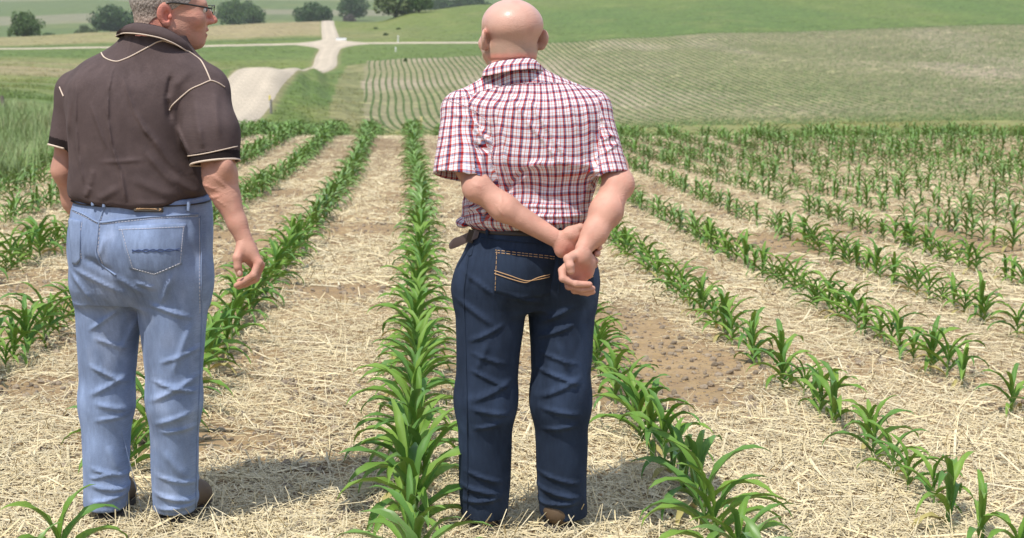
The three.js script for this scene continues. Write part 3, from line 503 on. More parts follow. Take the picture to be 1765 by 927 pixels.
// a patch of cloth sewn on, corners clockwise from top left, the foot dipping by `dip`
function patch(m, f, c, dip = 0, lift = 0.004, n = 14) {
  const P = [], I = [], U = [];
  for (let j = 0; j <= n + 2; j++) for (let i = 0; i <= n + 2; i++) {
    const s = clamp((i - 1) / n), t = clamp((j - 1) / n), rim = i === 0 || j === 0 || i === n + 2 || j === n + 2, qx = mix(mix(c[0][0], c[1][0], s), mix(c[3][0], c[2][0], s), t), qy = mix(mix(c[0][1], c[1][1], s), mix(c[3][1], c[2][1], s), t) + dip * t * (1 - Math.abs(2 * s - 1));
    const h = m.on(f, qx, qy, rim ? -0.003 : lift) || [0, 0, 0]; P.push(...h); U.push(h[0], h[1]);
  }
  const w = n + 3; for (let j = 0; j < w - 1; j++) for (let i = 0; i < w - 1; i++) { const a = j * w + i; I.push(a, a + w, a + 1, a + 1, a + w, a + w + 1); }
  const g = new THREE.BufferGeometry(); g.setAttribute('position', new THREE.Float32BufferAttribute(P, 3)); g.setAttribute('uv', new THREE.Float32BufferAttribute(U, 2)); g.setIndex(I); g.computeVertexNormals(); return g;
}
// creases: raised (or sunk) lines in cloth on the side towards the viewer, [x0,y0,x1,y1,amp mm,width mm]
function creases(m, list, zmin = -0.02) {
  const S = list.map(([a, b, c, d, amp, w]) => { const p = m.L(a, b, 0.12), q = m.L(c, d, 0.12); return [p[0], p[1], q[0] - p[0], q[1] - p[1], amp / 1000, w / 1000, (q[0] - p[0]) ** 2 + (q[1] - p[1]) ** 2]; });
  return (x, y, z) => { if (z < zmin) return 0; let s = 0; for (const [px, py, dx, dy, amp, w, l] of S) { let t = ((x - px) * dx + (y - py) * dy) / l; t = t < 0 ? 0 : t > 1 ? 1 : t; const ex = x - px - dx * t, ey = y - py - dy * t, q = (ex * ex + ey * ey) / (w * w); if (q < 6) s += amp * Math.exp(-q) * Math.min(1, 4 * t * (1 - t) + 0.25); } return s; };
}
// a rolled edge round the open end of a sleeve: outward from the sleeve's axis to the cloth
function hemRing(f, c, ax, r) { const U = new THREE.Vector3().crossVectors(vec(ax), new THREE.Vector3(0.3, 0, 1)).normalize(), V = new THREE.Vector3().crossVectors(vec(ax), U), o = []; for (let i = 0; i < 40; i++) { const a = i / 40 * 6.2832, d = U.clone().multiplyScalar(Math.cos(a)).addScaledVector(V, Math.sin(a)); let t = 0.13; for (; t > 0.02; t -= 0.001) { const q = vec(c).addScaledVector(d, t).addScaledVector(vec(ax), -0.005); if (f(q.x, q.y, q.z) < 0) break; } if (t < 0.11) o.push(vec(c).addScaledVector(d, t - 0.001).addScaledVector(vec(ax), -0.0015)); } return new THREE.TubeGeometry(new THREE.CatmullRomCurve3(o, true), 90, r, 6, true); }
// closed ring of cloth (collar, belt, waistband): rows of points joined round
function rings(rows, close = true) {
  const n = rows[0].length, P = [], I = [], U = []; let vv = 0;
  rows.forEach((r, j) => { if (j) vv += vec(r[0]).distanceTo(vec(rows[j - 1][0])); let uu = 0; r.forEach((p, i) => { if (i) uu += vec(p).distanceTo(vec(r[i - 1])); P.push(...p); U.push(uu, vv); }); });
  for (let j = 0; j < rows.length - 1; j++) for (let i = 0; i < (close ? n : n - 1); i++) { const a = j * n + i, b = j * n + (i + 1) % n; I.push(a, b, a + n, b, b + n, a + n); }
  const g = new THREE.BufferGeometry(); g.setAttribute('position', new THREE.Float32BufferAttribute(P, 3)); g.setAttribute('uv', new THREE.Float32BufferAttribute(U, 2)); g.setIndex(I); g.computeVertexNormals(); return g;
}
function resample(pts, n, closed = true) { const c = new THREE.CatmullRomCurve3(pts.map(vec), closed, 'catmullrom', 0.5), o = []; for (let i = 0; i < n; i++) o.push(c.getPointAt(i / (closed ? n : n - 1)).toArray()); return o; }
// a band round the body following a field: cast outward from an axis
function around(f, axis, y, off, n = 96) { const o = []; for (let i = 0; i < n; i++) { const a = i / n * 2 * Math.PI, c = Math.cos(a), s = Math.sin(a); let r = 0.5; for (; r > 0.02; r -= 0.004) if (f(axis[0] + c * r, y, axis[1] + s * r) < 0) break; let lo = r, hi = r + 0.004; for (let k = 0; k < 8; k++) { const q = (lo + hi) / 2; f(axis[0] + c * q, y, axis[1] + s * q) < 0 ? lo = q : hi = q; } o.push([axis[0] + c * (hi + off), y, axis[1] + s * (hi + off)]); } return o; }
function band(f, axis, y0, y1, off, th = 0.004) { const ys = [y0, y0 + (y1 - y0) * 0.12, y0 + (y1 - y0) * 0.88, y1], os = [off - th, off, off, off - th]; return rings([...ys.map((y, i) => around(f, axis, y, os[i]))]); }

// ---------------------------------------------------------------- heads and hands
// head frame: x to its own right, y up from the eyes, z out through the face
function headField(o) {
  const sm = uni(0.03, ell([0, 0.033, -0.010], [0.0765, 0.087, 0.093]), ell([0, 0.02, -0.045], [0.066, 0.066, 0.058]), ell([0, -0.03, 0.036], [0.060, 0.085, 0.055]), ell([0, -0.05, 0.02], [0.064, 0.06, 0.055]));
  const jaw = uni(0.02, cone([0.052, -0.07, -0.002], 0.02, [0.02, -0.108, 0.066], 0.018), cone([-0.052, -0.07, -0.002], 0.02, [-0.02, -0.108, 0.066], 0.018), ell([0, -0.106, 0.072], [0.024, 0.019, 0.017]), cone([0, -0.10, 0.03], 0.04, [0, -0.088, -0.01], 0.05));
  const brow = cone([-0.036, 0.014, 0.074], 0.013, [0.036, 0.014, 0.074], 0.013);
  const nose = uni(0.008, cone([0, 0.006, 0.086], 0.0085, [0, -0.034, 0.112], 0.0115), ell([0.013, -0.04, 0.1], [0.009, 0.009, 0.012]), ell([-0.013, -0.04, 0.1], [0.009, 0.009, 0.012]));
  const lipU = ell([0, -0.066, 0.088], [0.024, 0.0085, 0.012]), lipL = ell([0, -0.083, 0.084], [0.021, 0.009, 0.012]), muzzle = ell([0, -0.07, 0.068], [0.036, 0.032, 0.025]);
  const gap = ell([0, -0.0745, 0.095], [0.022, o.open || 0.002, 0.02]);
  const cheek = [1, -1].map(s => ell([s * 0.042, -0.034, 0.056], [0.026, 0.026, 0.026])), sock = [1, -1].map(s => ell([s * 0.033, -0.004, 0.096], [0.019, 0.011, 0.015]));
  const neck = uni(0.03, cone([0, -0.05, -0.028], o.neck || 0.058, [0, -0.17, -0.022], (o.neck || 0.058) * 1.04));
  const rolls = o.rolls || [];
  const ear = [1, -1].map(s => { const c = [s * 0.081, -0.024, -0.028], t = s * (o.flare || 0.5); const ct = Math.cos(t), st = Math.sin(t);
    const outer = ell([0, 0.004, 0], [0.0078, 0.033, 0.021]), lobe = ell([0, -0.026, 0.006], [0.009, 0.013, 0.011]), bowl = ell([s * 0.009, -0.003, 0.006], [0.0125, 0.018, 0.011]), groove = ell([s * 0.0105, 0.010, 0.002], [0.006, 0.018, 0.013]), trag = ell([s * 0.004, -0.006, 0.016], [0.007, 0.008, 0.006]);
    return (x, y, z) => { x -= c[0]; y -= c[1]; z -= c[2]; const X = x * ct + z * st, Z = -x * st + z * ct; let d = smin(outer(X, y, Z), lobe(X, y, Z), 0.01); d = smax(d, -bowl(X, y, Z), 0.004); d = smax(d, -groove(X, y, Z), 0.004); return smin(d, trag(X, y, Z), 0.004); }; });
  const skull = (x, y, z) => { let d = smin(sm(x, y, z), jaw(x, y, z), 0.03); d = smin(d, brow(x, y, z), 0.018); for (const c of cheek) d = smin(d, c(x, y, z), 0.02); d = smin(d, muzzle(x, y, z), 0.018); d = smax(d, -sock[0](x, y, z), 0.012); d = smax(d, -sock[1](x, y, z), 0.012); d = smin(d, nose(x, y, z), 0.010); d = smin(d, lipU(x, y, z), 0.006); d = smin(d, lipL(x, y, z), 0.006); d = smax(d, -gap(x, y, z), 0.003); d = smin(d, neck(x, y, z), 0.022); for (const [ry, ra] of rolls) d += z < 0.02 ? ra * Math.exp(-(((y - ry) / 0.006) ** 2)) : 0; return d; };
  const f = (x, y, z) => { let d = skull(x, y, z); if (Math.abs(x) > 0.05) { d = smin(d, ear[0](x, y, z), 0.008); d = smin(d, ear[1](x, y, z), 0.008); } return d; };
  return { f, skull };
}
// place a head: o = origin, yaw 0 faces away from the viewer, positive turns to the right, s = scale
function placedHead(o, yaw, tilt, s, opt) {
  const { f, skull } = headField(opt), S = Math.sin(yaw), K = Math.cos(yaw), ts = Math.sin(tilt), tc = Math.cos(tilt), ms = Math.min(...s);
  const inv = (x, y, z) => { x -= o[0]; y -= o[1]; z -= o[2]; const r = x * K + z * S, w = x * S - z * K; return [r / s[0], (y * tc + w * ts) / s[1], (w * tc - y * ts) / s[2]]; };
  const fwd = (a, b, c) => { a *= s[0]; b *= s[1]; c *= s[2]; const y = b * tc - c * ts, w = c * tc + b * ts; return [o[0] + a * K + w * S, o[1] + y, o[2] + a * S - w * K]; };
  return { f: (x, y, z) => { const q = inv(x, y, z); return f(...q) * ms; }, skull: (x, y, z) => { const q = inv(x, y, z); return skull(...q) * ms; }, inv, fwd };
}
// a finger is its own chain of joints
const chain = (pts, r0, r1) => { const fs = []; for (let i = 0; i < pts.length - 1; i++) { const n = pts.length - 1; fs.push(cone(pts[i], mix(r0, r1, i / n), pts[i + 1], mix(r0, r1, (i + 1) / n))); } return uni(0.004, ...fs); };
const bounds = (pts, pad) => [[0, 1, 2].map(i => Math.min(...pts.map(p => p[i])) - pad), [0, 1, 2].map(i => Math.max(...pts.map(p => p[i])) + pad)];

const skinTex = (() => { const f = tile((u, v) => fbm(u * 60, v * 60, 1.7, 3)); return tex(256, (u, v) => { const k = f(u, v); return [k, k, k]; }, false); })(); skinTex.repeat.set(6, 6);
const skinMat = (rough, more = {}) => new THREE.MeshPhysicalMaterial({ vertexColors: true, roughness: rough, bumpMap: skinTex, bumpScale: 0.0013, specularIntensity: 0.5, sheen: 0.15, sheenRoughness: 0.6, sheenColor: lin(0.9, 0.6, 0.5), ...more });
// boots: a shaped foot on a welted sole
function boots(root, at, fwd, mat, sole) {
  for (const [ax, az, toe] of at) {
    const c = Math.cos(toe), s = Math.sin(toe), g = (x, y, z) => [ax + x * c + z * s, y, az - x * s * -1 - z * c];
    const f = uni(0.03, cone(g(0, 0.20, -0.02), 0.058, g(0, 0.09, -0.03), 0.052), cone(g(0, 0.07, -0.045), 0.045, g(0.004, 0.058, 0.10), 0.046), ell(g(0.006, 0.05, 0.12), [0.05, 0.042, 0.055], 0));
    const b = [[ax - 0.26, 0.02, az - 0.26], [ax + 0.26, 0.27, az + 0.2]];
    const boot = part('boot', skin((x, y, z) => smax(f(x, y, z), 0.025 - y, 0.006), b[0], b[1], 0.009), mat, root);
    const so = uni(0.02, cone(g(0, 0.014, -0.05), 0.048, g(0, 0.014, -0.03), 0.046), cone(g(0, 0.014, -0.03), 0.042, g(0.004, 0.014, 0.09), 0.052), cone(g(0.004, 0.014, 0.09), 0.052, g(0.006, 0.014, 0.13), 0.046));
    part('sole', skin((x, y, z) => smax(smax(so(x, y, z), y - 0.03, 0.004), -y, 0.004), [ax - 0.26, -0.012, az - 0.26], [ax + 0.26, 0.06, az + 0.2], 0.008), sole, boot);
  }
}
// ---------------------------------------------------------------- cloth
const weave = (() => tex(128, (u, v, i, j) => { const k = 0.5 + 0.25 * Math.sin(i * 0.7854 * 2) * Math.sin(j * 0.7854 * 2) + 0.2 * (hash(i, j, 3) - 0.5); return [k, k, k]; }, false))(); weave.repeat.set(14, 14);
const pique = (() => { const f = tile((u, v) => fbm(u * 9, v * 9, 5.1, 4)); return tex(256, (u, v, i, j) => { const k = 0.86 + 0.22 * (f(u, v) - 0.5) + 0.10 * (hash(i, j, 9) - 0.5); return [k, k * 0.985, k * 0.985]; }); })(); pique.repeat.set(4, 4);
const plaid = (() => { // a small check of red, navy and thin orange on white, each thread set crossing the other
  const warp = (t) => { t = t - Math.floor(t); const c = [];
    const put = (a, b, col, w) => { const e = 0.012, k = sst(a - e, a + e, t) * (1 - sst(b - e, b + e, t)); if (k > 0) c.push([col, k * w]); };
    put(0.04, 0.20, [0.68, 0.11, 0.09], 1); put(0.19, 0.35, [0.22, 0.25, 0.42], 0.95); put(0.35, 0.40, [0.84, 0.30, 0.16], 0.9); put(0.64, 0.73, [0.80, 0.30, 0.22], 0.75); put(0.84, 0.90, [0.55, 0.60, 0.76], 0.5); return c; };
  return tex(256, (u, v, i, j) => { const base = [0.93, 0.93, 0.945]; const A = base.slice(), B = base.slice(); for (const [c, k] of warp(u)) for (let q = 0; q < 3; q++) A[q] = mix(A[q], c[q], k); for (const [c, k] of warp(v)) for (let q = 0; q < 3; q++) B[q] = mix(B[q], c[q], k); const n = 0.97 + 0.06 * hash(i, j, 5); return [0, 1, 2].map(q => (A[q] * 0 + A[q] * 0.61 + B[q] * 0.39)).map(x => x * n); });
})(); plaid.anisotropy = 8; plaid.repeat.set(1 / 0.0285, 1 / 0.0300);
const denim = (() => { const f = tile((u, v) => fbm(u * 8, v * 5, 2.2, 5)), g = tile((u, v) => fbm(u * 60, v * 14, 7.2, 3)); return tex(512, (u, v, i, j) => { const tw = 0.06 * Math.sin((i + j) * 1.5708), k = 0.74 + 0.34 * (f(u, v) - 0.5) + 0.14 * (g(u, v) - 0.5) + tw * 0.5 + 0.10 * (hash(i, j, 2) - 0.5); return [k, k, k * 1.01]; }); })(); denim.repeat.set(2.2, 2.2);
const denimBump = denim.clone(); denimBump.colorSpace = THREE.NoColorSpace; denimBump.needsUpdate = true;
const clothMat = (c, map, rough = 0.95, o = {}) => new THREE.MeshPhysicalMaterial({ color: lin(...c), map, roughness: rough, side: THREE.DoubleSide, specularIntensity: 0.3, ...o });
const poloMat = clothMat([0.128, 0.096, 0.092], pique, 0.95, { sheen: 0.35, sheenRoughness: 0.5, sheenColor: lin(0.35, 0.28, 0.28), bumpMap: weave, bumpScale: 0.0004 });
const poloDark = clothMat([0.03, 0.022, 0.021], pique);
const pipe = clothMat([0.62, 0.50, 0.40], null, 0.8);
const plaidMat = clothMat([0.82, 0.82, 0.82], plaid, 0.9, { bumpMap: weave, bumpScale: 0.0003 });
const jeanLight = clothMat([0.41, 0.53, 0.79], denim, 0.95, { vertexColors: true, bumpMap: denimBump, bumpScale: 0.0012 });
const jeanLightP = clothMat([0.43, 0.55, 0.80], denim, 0.95, { bumpMap: denimBump, bumpScale: 0.0012 });
const jeanDark = clothMat([0.046, 0.069, 0.120], denim, 0.9, { vertexColors: true, bumpMap: denimBump, bumpScale: 0.001 });
const jeanDarkP = clothMat([0.044, 0.066, 0.112], denim, 0.9, { bumpMap: denimBump, bumpScale: 0.001 });
const threadPale = clothMat([0.66, 0.64, 0.66], null, 0.8), threadTan = clothMat([0.52, 0.33, 0.18], null, 0.8), threadBlue = clothMat([0.06, 0.09, 0.2], null, 0.8);
const leatherDark = std([0.035, 0.024, 0.018], 0.5), leatherBrown = std([0.105, 0.075, 0.068], 0.5), bootMat = std([0.13, 0.085, 0.05], 0.7), soleMat = std([0.05, 0.042, 0.036], 0.9), metal = new THREE.MeshStandardMaterial({ color: lin(0.06, 0.055, 0.05), roughness: 0.35, metalness: 0.8 }), brass = new THREE.MeshStandardMaterial({ color: lin(0.5, 0.36, 0.16), roughness: 0.4, metalness: 0.9 });
const only = (a) => mergeGeometries(a.filter(Boolean));
// skin colour: base with ruddy places (sunburnt neck, ears, knuckles) and freckled mottling
function skinTone(base, red, spots) { return (x, y, z) => { let k = 0; for (const [c, r, w] of spots) k = Math.max(k, w * (1 - sst(r * 0.4, r, Math.hypot(x - c[0], y - c[1], z - c[2])))); const n = 0.72 + 0.56 * fbm(x * 24, y * 24, z * 24, 4), b = sst(0.5, 0.75, fbm(x * 60 + 3, y * 60, z * 60, 2)) * 0.14; const c = mixc(base, red, clamp(k + b)); return [c[0] * n, c[1] * n, c[2] * n]; }; }
// ---------------------------------------------------------------- the man in the polo shirt
{
  const m = wearer(243, 4.53), L = m.L.bind(m);
  const man = thing('person', 'big man in dark brown polo shirt and light blue jeans, seen from behind, wearing glasses', 'person', null, m.base);
  const sy = (py, dz = 0) => L(243, py, dz)[1];
  const sec = (py, a, b, depth, cz = 0) => { const p = L(a, py, 0), q = L(b, py, 0); return [L(243, py, 0.13)[1], (p[0] + q[0]) / 2, cz, (q[0] - p[0]) / 2, depth]; };
  // shirt: bloused over the belt, broad back, sloping shoulders, loose sleeves
  const R0 = L(352, 156, 0.06), R1 = L(366, 230, 0.14), R2 = L(371, 281, 0.16), S0 = L(134, 160, -0.08), S1 = L(106, 256, -0.05);
  const trunk = loft([sec(361, 136, 354, 0.150), sec(354, 127, 361, 0.176), sec(344, 120, 364, 0.188), sec(325, 118, 360, 0.19), sec(290, 121, 349, 0.185), sec(250, 119, 346, 0.18), sec(205, 116, 352, 0.175), sec(170, 116, 360, 0.165), sec(140, 126, 352, 0.145), sec(115, 150, 336, 0.12, -0.01), sec(92, 185, 325, 0.10, -0.02), sec(76, 205, 325, 0.092, -0.02), sec(58, 214, 322, 0.084, -0.02)], 2.2);
  const yoke = uni(0.05, cone(L(268, 108, 0), 0.082, R0, 0.078), cone(L(245, 112, -0.02), 0.08, S0, 0.072));
  const axis = (a, b) => { const d = [b[0] - a[0], b[1] - a[1], b[2] - a[2]], l = Math.hypot(...d); return d.map(q => q / l); };
  const rAx = axis(R1, R2), lAx = axis(S0, S1);
  const slR = uni(0.03, cone(R0, 0.078, R1, 0.083), cone(R1, 0.083, L(373, 304, 0.17), 0.079)), slL = cone(S0, 0.070, L(104, 278, -0.04), 0.048);
  const cutR = plane(R2, [rAx[0], rAx[1], rAx[2]]), cutL = plane(S1, lAx), holR = cone(R1, 0.074, L(374, 330, 0.175), 0.071), holL = cone(L(115, 220, -0.07), 0.05, L(102, 320, -0.03), 0.04);
  const fold = creases(m, [
    [194, 118, 190, 160, 5, 5.5], [190, 160, 191, 205, 5.5, 5.5], [191, 205, 199, 250, 5.5, 5.5], [199, 250, 214, 292, 5.5, 5.5], [214, 292, 224, 340, 6, 6],
    [130, 150, 132, 215, 5, 5.5], [132, 215, 137, 265, 5, 5.5], [137, 265, 148, 312, 5, 5.5], [212, 128, 236, 190, 4, 6], [236, 190, 262, 235, 4, 7], [160, 180, 188, 250, 4, 6],
    [150, 338, 160, 318, 5, 11], [160, 318, 165, 288, 4, 11], [172, 342, 212, 318, 4, 13], [250, 215, 282, 252, 5, 11], [268, 238, 312, 296, 6, 12], [255, 258, 305, 318, 6, 12], [300, 300, 345, 340, 6, 12], [236, 305, 300, 335, 4, 14], [180, 276, 250, 272, 2.5, 8],
    [296, 130, 290, 168, -9, 9], [290, 168, 296, 205, -10, 9], [300, 150, 330, 120, 4, 14], [318, 175, 314, 250, 4, 12], [338, 165, 352, 240, 5, 12], [372, 160, 384, 230, 5, 11], [356, 250, 350, 215, 4, 10], [120, 170, 112, 235, 4, 10], [304, 215, 330, 262, 5, 9],
    [140, 345, 240, 352, 3, 10], [240, 346, 340, 350, 4, 10]], -0.12);
  const shirt = (x, y, z) => {
    let body = smin(trunk(x, y - 0.024 * sst(0.09, 0.17, x) + 0.007 * Math.sin(x * 17 + 1) + 0.004 * Math.sin(x * 41), z), yoke(x, y, z), 0.07);
    let r = smax(slR(x, y, z), cutR(x, y, z), 0.006), l = smax(slL(x, y, z), cutL(x, y, z), 0.006);
    const cr = cutR(x, y, z), cl = cutL(x, y, z);
    if (cr > -0.07) r = smax(r, -Math.max(holR(x, y, z), -0.06 - cr), 0.004);
    if (cl > -0.07) l = smax(l, -Math.max(holL(x, y, z), -0.06 - cl), 0.004);
    let d = smin(smin(body, r, 0.028), l, 0.022) - 1.3 * fold(x, y, z) - 0.004 * (fbm(x * 11, y * 2.2, z * 11, 2) - 0.5);
    return d;
  };
  const seamR = plane(L(330, 172, 0.15), [0.62, -0.72, 0.05]), seamL = plane(L(106, 157, 0), [-0.85, -0.45, 0]);
  const cls = (x, y, z) => { if (seamR(x, y, z) > 0 && slR(x, y, z) < 0.022 && x > L(290, 190, 0.1)[0]) return cutR(x, y, z) > -0.030 && cutR(x, y, z) < 0.012 && Math.abs(slR(x, y, z)) < 0.013 ? 3 : cutR(x, y, z) > 0.012 ? 0 : 1; if (seamL(x, y, z) > 0 && slL(x, y, z) < 0.022) return cutL(x, y, z) > 0.012 ? 0 : cutL(x, y, z) > -0.028 ? 4 : 2; return 0; };
  const [gB, gR, gL, gCR, gCL] = skin(shirt, [-0.36, sy(372), -0.27], [0.36, sy(62), 0.30], 0.0047, { classes: cls, count: 5, uv: (x, y, z) => [Math.atan2(x, z) * 0.2, y] });
  const polo = part('polo_shirt', gB, poloMat, man);
  const sR = part('sleeve', gR, poloMat, polo), sL = part('sleeve', gL, poloMat, polo);
  part('cuff', gCR, poloDark, polo); part('cuff', gCL, poloDark, polo);
  // pale piping: yoke loop, shoulder seam, sleeve seams, cuff edges
  const PR = 0.0023;
  for (const g of [
    seam(m, shirt, [[202, 62], [188, 72], [178, 83], [175, 91], [180, 99], [190, 104], [203, 106], [224, 98], [254, 82], [270, 73], [281, 70]], PR),
    seam(m, shirt, [[281, 70], [302, 77], [322, 87], [345, 103], [355, 120], [363, 139]], PR), seam(m, shirt, [[292, 190], [300, 178], [327, 155], [346, 146], [363, 139], [376, 143], [387, 150]], PR), seam(m, shirt, [[103, 150], [106, 157], [110, 166]], PR)]) if (g) part('piping', g, pipe, polo);
  part('cuff_edge', hemRing(shirt, R2, rAx, 0.0034), pipe, polo); part('cuff_edge', hemRing(shirt, S1, lAx, 0.0034), pipe, polo);
  part('cuff_seam', only([seam(m, shirt, [[323, 269], [345, 266], [370, 261], [409, 252]], 0.0018)]), pipe, polo);
  // collar, folded over, piped along its edge
  const cc = L(268, 60, 0), cz = (px, r) => { const k = (px - 268) / 67; return r * Math.sqrt(Math.max(0, 1 - k * k)); };
  const top = [[209, 50], [218, 44], [231, 41], [248, 42], [265, 45], [282, 49], [298, 56], [312, 65], [324, 75], [332, 88]].map(([x, y]) => L(x, y, cz(x, 0.092))), front = [[334, 96], [318, 92], [296, 82], [268, 72], [240, 62], [218, 56]].map(([x, y]) => L(x, y, -cz(x, 0.10) - 0.02));
  const bot = [[200, 62], [206, 59], [216, 57], [236, 58], [256, 61], [278, 66], [298, 74], [314, 83], [328, 92], [338, 102]].map(([x, y]) => L(x, y, cz(clamp(x, 203, 333), 0.106) + 0.002)), botF = [[342, 110], [322, 106], [296, 98], [268, 90], [236, 76], [210, 66]].map(([x, y]) => L(x, y, -cz(clamp(x, 203, 333), 0.115) - 0.03));
  const T = resample([...top, ...front], 90), Bt = resample([...bot, ...botF], 90), inn = T.map(p => [cc[0] + (p[0] - cc[0]) * 0.88, p[1] - 0.035, cc[2] + (p[2] - cc[2]) * 0.86]), mid = T.map((p, i) => [mix(p[0], Bt[i][0], 0.55) + (p[0] - cc[0]) * 0.05, mix(p[1], Bt[i][1], 0.45), mix(p[2], Bt[i][2], 0.55) + (p[2] - cc[2]) * 0.08]), top2 = T.map(p => [cc[0] + (p[0] - cc[0]) * 0.96, p[1] + 0.004, cc[2] + (p[2] - cc[2]) * 0.95]), Bi = Bt.map(p => [cc[0] + (p[0] - cc[0]) * 0.94, p[1] + 0.004, cc[2] + (p[2] - cc[2]) * 0.94]);
  const collar = part('collar', rings([inn, top2, T, mid, Bt, Bi]), poloMat, polo);
  part('collar_piping', new THREE.TubeGeometry(new THREE.CatmullRomCurve3(Bt.map(vec), true), 180, 0.0022, 6, true), pipe, collar);
  // jeans
  const hipR = L(297, 480, 0.04), hipL = L(190, 480, -0.03);
  const pelvis = loft([sec(340, 132, 362, 0.168), sec(356, 128, 364, 0.172), sec(372, 123, 366, 0.178), sec(392, 121, 367, 0.184), sec(415, 119, 367, 0.19), sec(440, 119, 366, 0.188), sec(470, 122, 366, 0.18), sec(505, 124, 366, 0.16), sec(530, 135, 360, 0.13)], 2.35);
  const legR = uni(0.05, cone(hipR, 0.128, L(300, 690, 0.05), 0.083), cone(L(300, 690, 0.05), 0.083, L(302, 893, 0.0), 0.074)), legL = uni(0.05, cone(hipL, 0.120, L(184, 690, -0.04), 0.085), cone(L(184, 690, -0.04), 0.085, L(182, 880, -0.02), 0.074));
  const glR = ell(L(254, 432, 0.115), [0.118, 0.118, 0.085], -0.3), glL = ell(L(152, 425, 0.085), [0.052, 0.11, 0.085], 0.5);
  const jf = creases(m, [[130, 462, 215, 500, 5, 9], [150, 440, 200, 465, -7, 12], [122, 470, 160, 520, 6, 9], [205, 470, 250, 500, 5, 10], [300, 470, 280, 520, 5, 10], [330, 380, 350, 470, 4, 12], [200, 540, 150, 575, 6, 8], [160, 590, 215, 610, 5, 8], [260, 520, 330, 545, 6, 8], [345, 600, 280, 622, 5, 8], [150, 640, 215, 672, 7, 8], [265, 655, 340, 676, 7, 8], [160, 735, 216, 728, 5, 8], [280, 745, 335, 738, 5, 8], [150, 820, 216, 838, 6, 8], [268, 826, 338, 842, 6, 8], [148, 838, 190, 830, 5, 7], [352, 400, 350, 520, 4, 10], [240, 480, 270, 490, 5, 7], [190, 400, 175, 440, 3, 10], [230, 560, 200, 620, 6, 12], [330, 560, 300, 640, 6, 12], [210, 660, 150, 690, 7, 10], [340, 650, 260, 690, 7, 10], [330, 710, 270, 730, 6, 10], [215, 720, 160, 705, 6, 10], [150, 850, 220, 862, 8, 9], [150, 880, 216, 868, 7, 8], [265, 860, 340, 874, 8, 9], [268, 886, 340, 880, 7, 8], [280, 780, 320, 830, 5, 14], [180, 780, 200, 830, 5, 14]], -0.2);
  const hem = sy(905, 0);
  const jeans = (x, y, z) => { let d = smin(pelvis(x, y, z), glR(x, y, z), 0.05); d = smin(d, glL(x, y, z), 0.035); d = smin(d, smin(legR(x, y, z), legL(x, y, z), 0.02), 0.045); return smax(smax(d - 1.5 * jf(x, y, z) - 0.010 * (fbm(x * 9, y * 6, z * 9, 3) - 0.5), 0.045 - y, 0.006), y - sy(345, 0.15), 0.004); };
  const fade = (x, y, z) => { const n = fbm(x * 8, y * 8, z * 8, 3), k = 0.82 + 0.36 * n, w = sst(0.5, 0.75, fbm(x * 12 + 5, y * 7, z * 12, 3)) * 0.35; return [k + w, k + w * 0.8, k + w * 0.6]; };
  const jm = part('jeans', skin(jeans, [-0.34, 0.02, -0.26], [0.34, sy(335), 0.27], 0.0085, { uv: (x, y, z) => [x + z * 0.6, y], col: fade }), jeanLight, man);
  const pocket = part('pocket', patch(m, jeans, [[204, 390], [320, 385], [313, 455], [224, 463]], 13), jeanLightP, jm);
  part('stitching', only([...stitches(m, jeans, [[206, 396], [262, 394], [317, 391]], 0.0011, 2.2, 1.8, 0.0052), ...stitches(m, jeans, [[211, 396], [220, 430], [229, 460]], 0.0011, 2.2, 1.8, 0.0052), ...stitches(m, jeans, [[315, 392], [312, 420], [309, 452]], 0.0011, 2.2, 1.8, 0.0052), ...stitches(m, jeans, [[229, 461], [266, 471], [309, 453]], 0.0011, 2.2, 1.8, 0.0052)]), threadPale, pocket);
  part('stitching', only([seam(m, jeans, [[228, 430], [240, 433], [252, 429], [264, 433], [276, 429], [290, 433], [308, 428]], 0.0012, 0.0055), seam(m, jeans, [[228, 434], [240, 430], [252, 434], [264, 429], [276, 434], [290, 429], [308, 432]], 0.0012, 0.0055)]), threadBlue, pocket);
  part('pocket', patch(m, jeans, [[119, 376], [140, 381], [139, 448], [126, 455]], 4), jeanLightP, jm);
  part('seam', only([seam(m, jeans, [[182, 352], [176, 368], [171, 383], [168, 410], [166, 435], [170, 448], [178, 458], [200, 474]], 0.0034), seam(m, jeans, [[125, 361], [146, 370], [171, 383], [210, 379], [260, 374], [342, 369]], 0.0034), seam(m, jeans, [[346, 372], [347, 420], [347, 470], [348, 540], [345, 640], [340, 760], [337, 880]], 0.003)]), jeanLightP, jm);
  part('stitching', only([...stitches(m, jeans, [[180, 356], [173, 384], [169, 432], [177, 454]], 0.0011, 2.2, 1.8), ...stitches(m, jeans, [[126, 364], [146, 373], [168, 385]], 0.0011, 2.2, 1.8), ...stitches(m, jeans, [[176, 386], [260, 377], [341, 372]], 0.0011, 2.2, 1.8), ...stitches(m, jeans, [[343, 376], [344, 440], [344, 540]], 0.0011, 2.2, 1.8), ...stitches(m, jeans, [[142, 383], [137, 415], [141, 446]], 0.0011, 2.2, 1.8)]), threadPale, jm);
  const bax = [L(246, 360, 0)[0], 0];
  part('belt', band(jeans, bax, sy(357, 0.17), sy(342, 0.17), 0.010, 0.006), leatherDark, man);
  const lp = [[182, 350], [322, 356], [164, 348]].map(([x, y]) => { const a = m.on(jeans, x, y + 7, 0.012), b = m.on(jeans, x, y, 0.013), c = m.on(jeans, x, y - 8, 0.013); return a && b && c ? new THREE.TubeGeometry(new THREE.CatmullRomCurve3([a, b, c].map(vec)), 8, 0.0058, 6) : null; });
  part('belt_loop', only(lp), jeanLightP, jm);
  part('leather_patch', patch(m, jeans, [[232, 357], [281, 358], [281, 366], [232, 365]], 0, 0.014, 8), std([0.085, 0.068, 0.05], 0.7), jm);
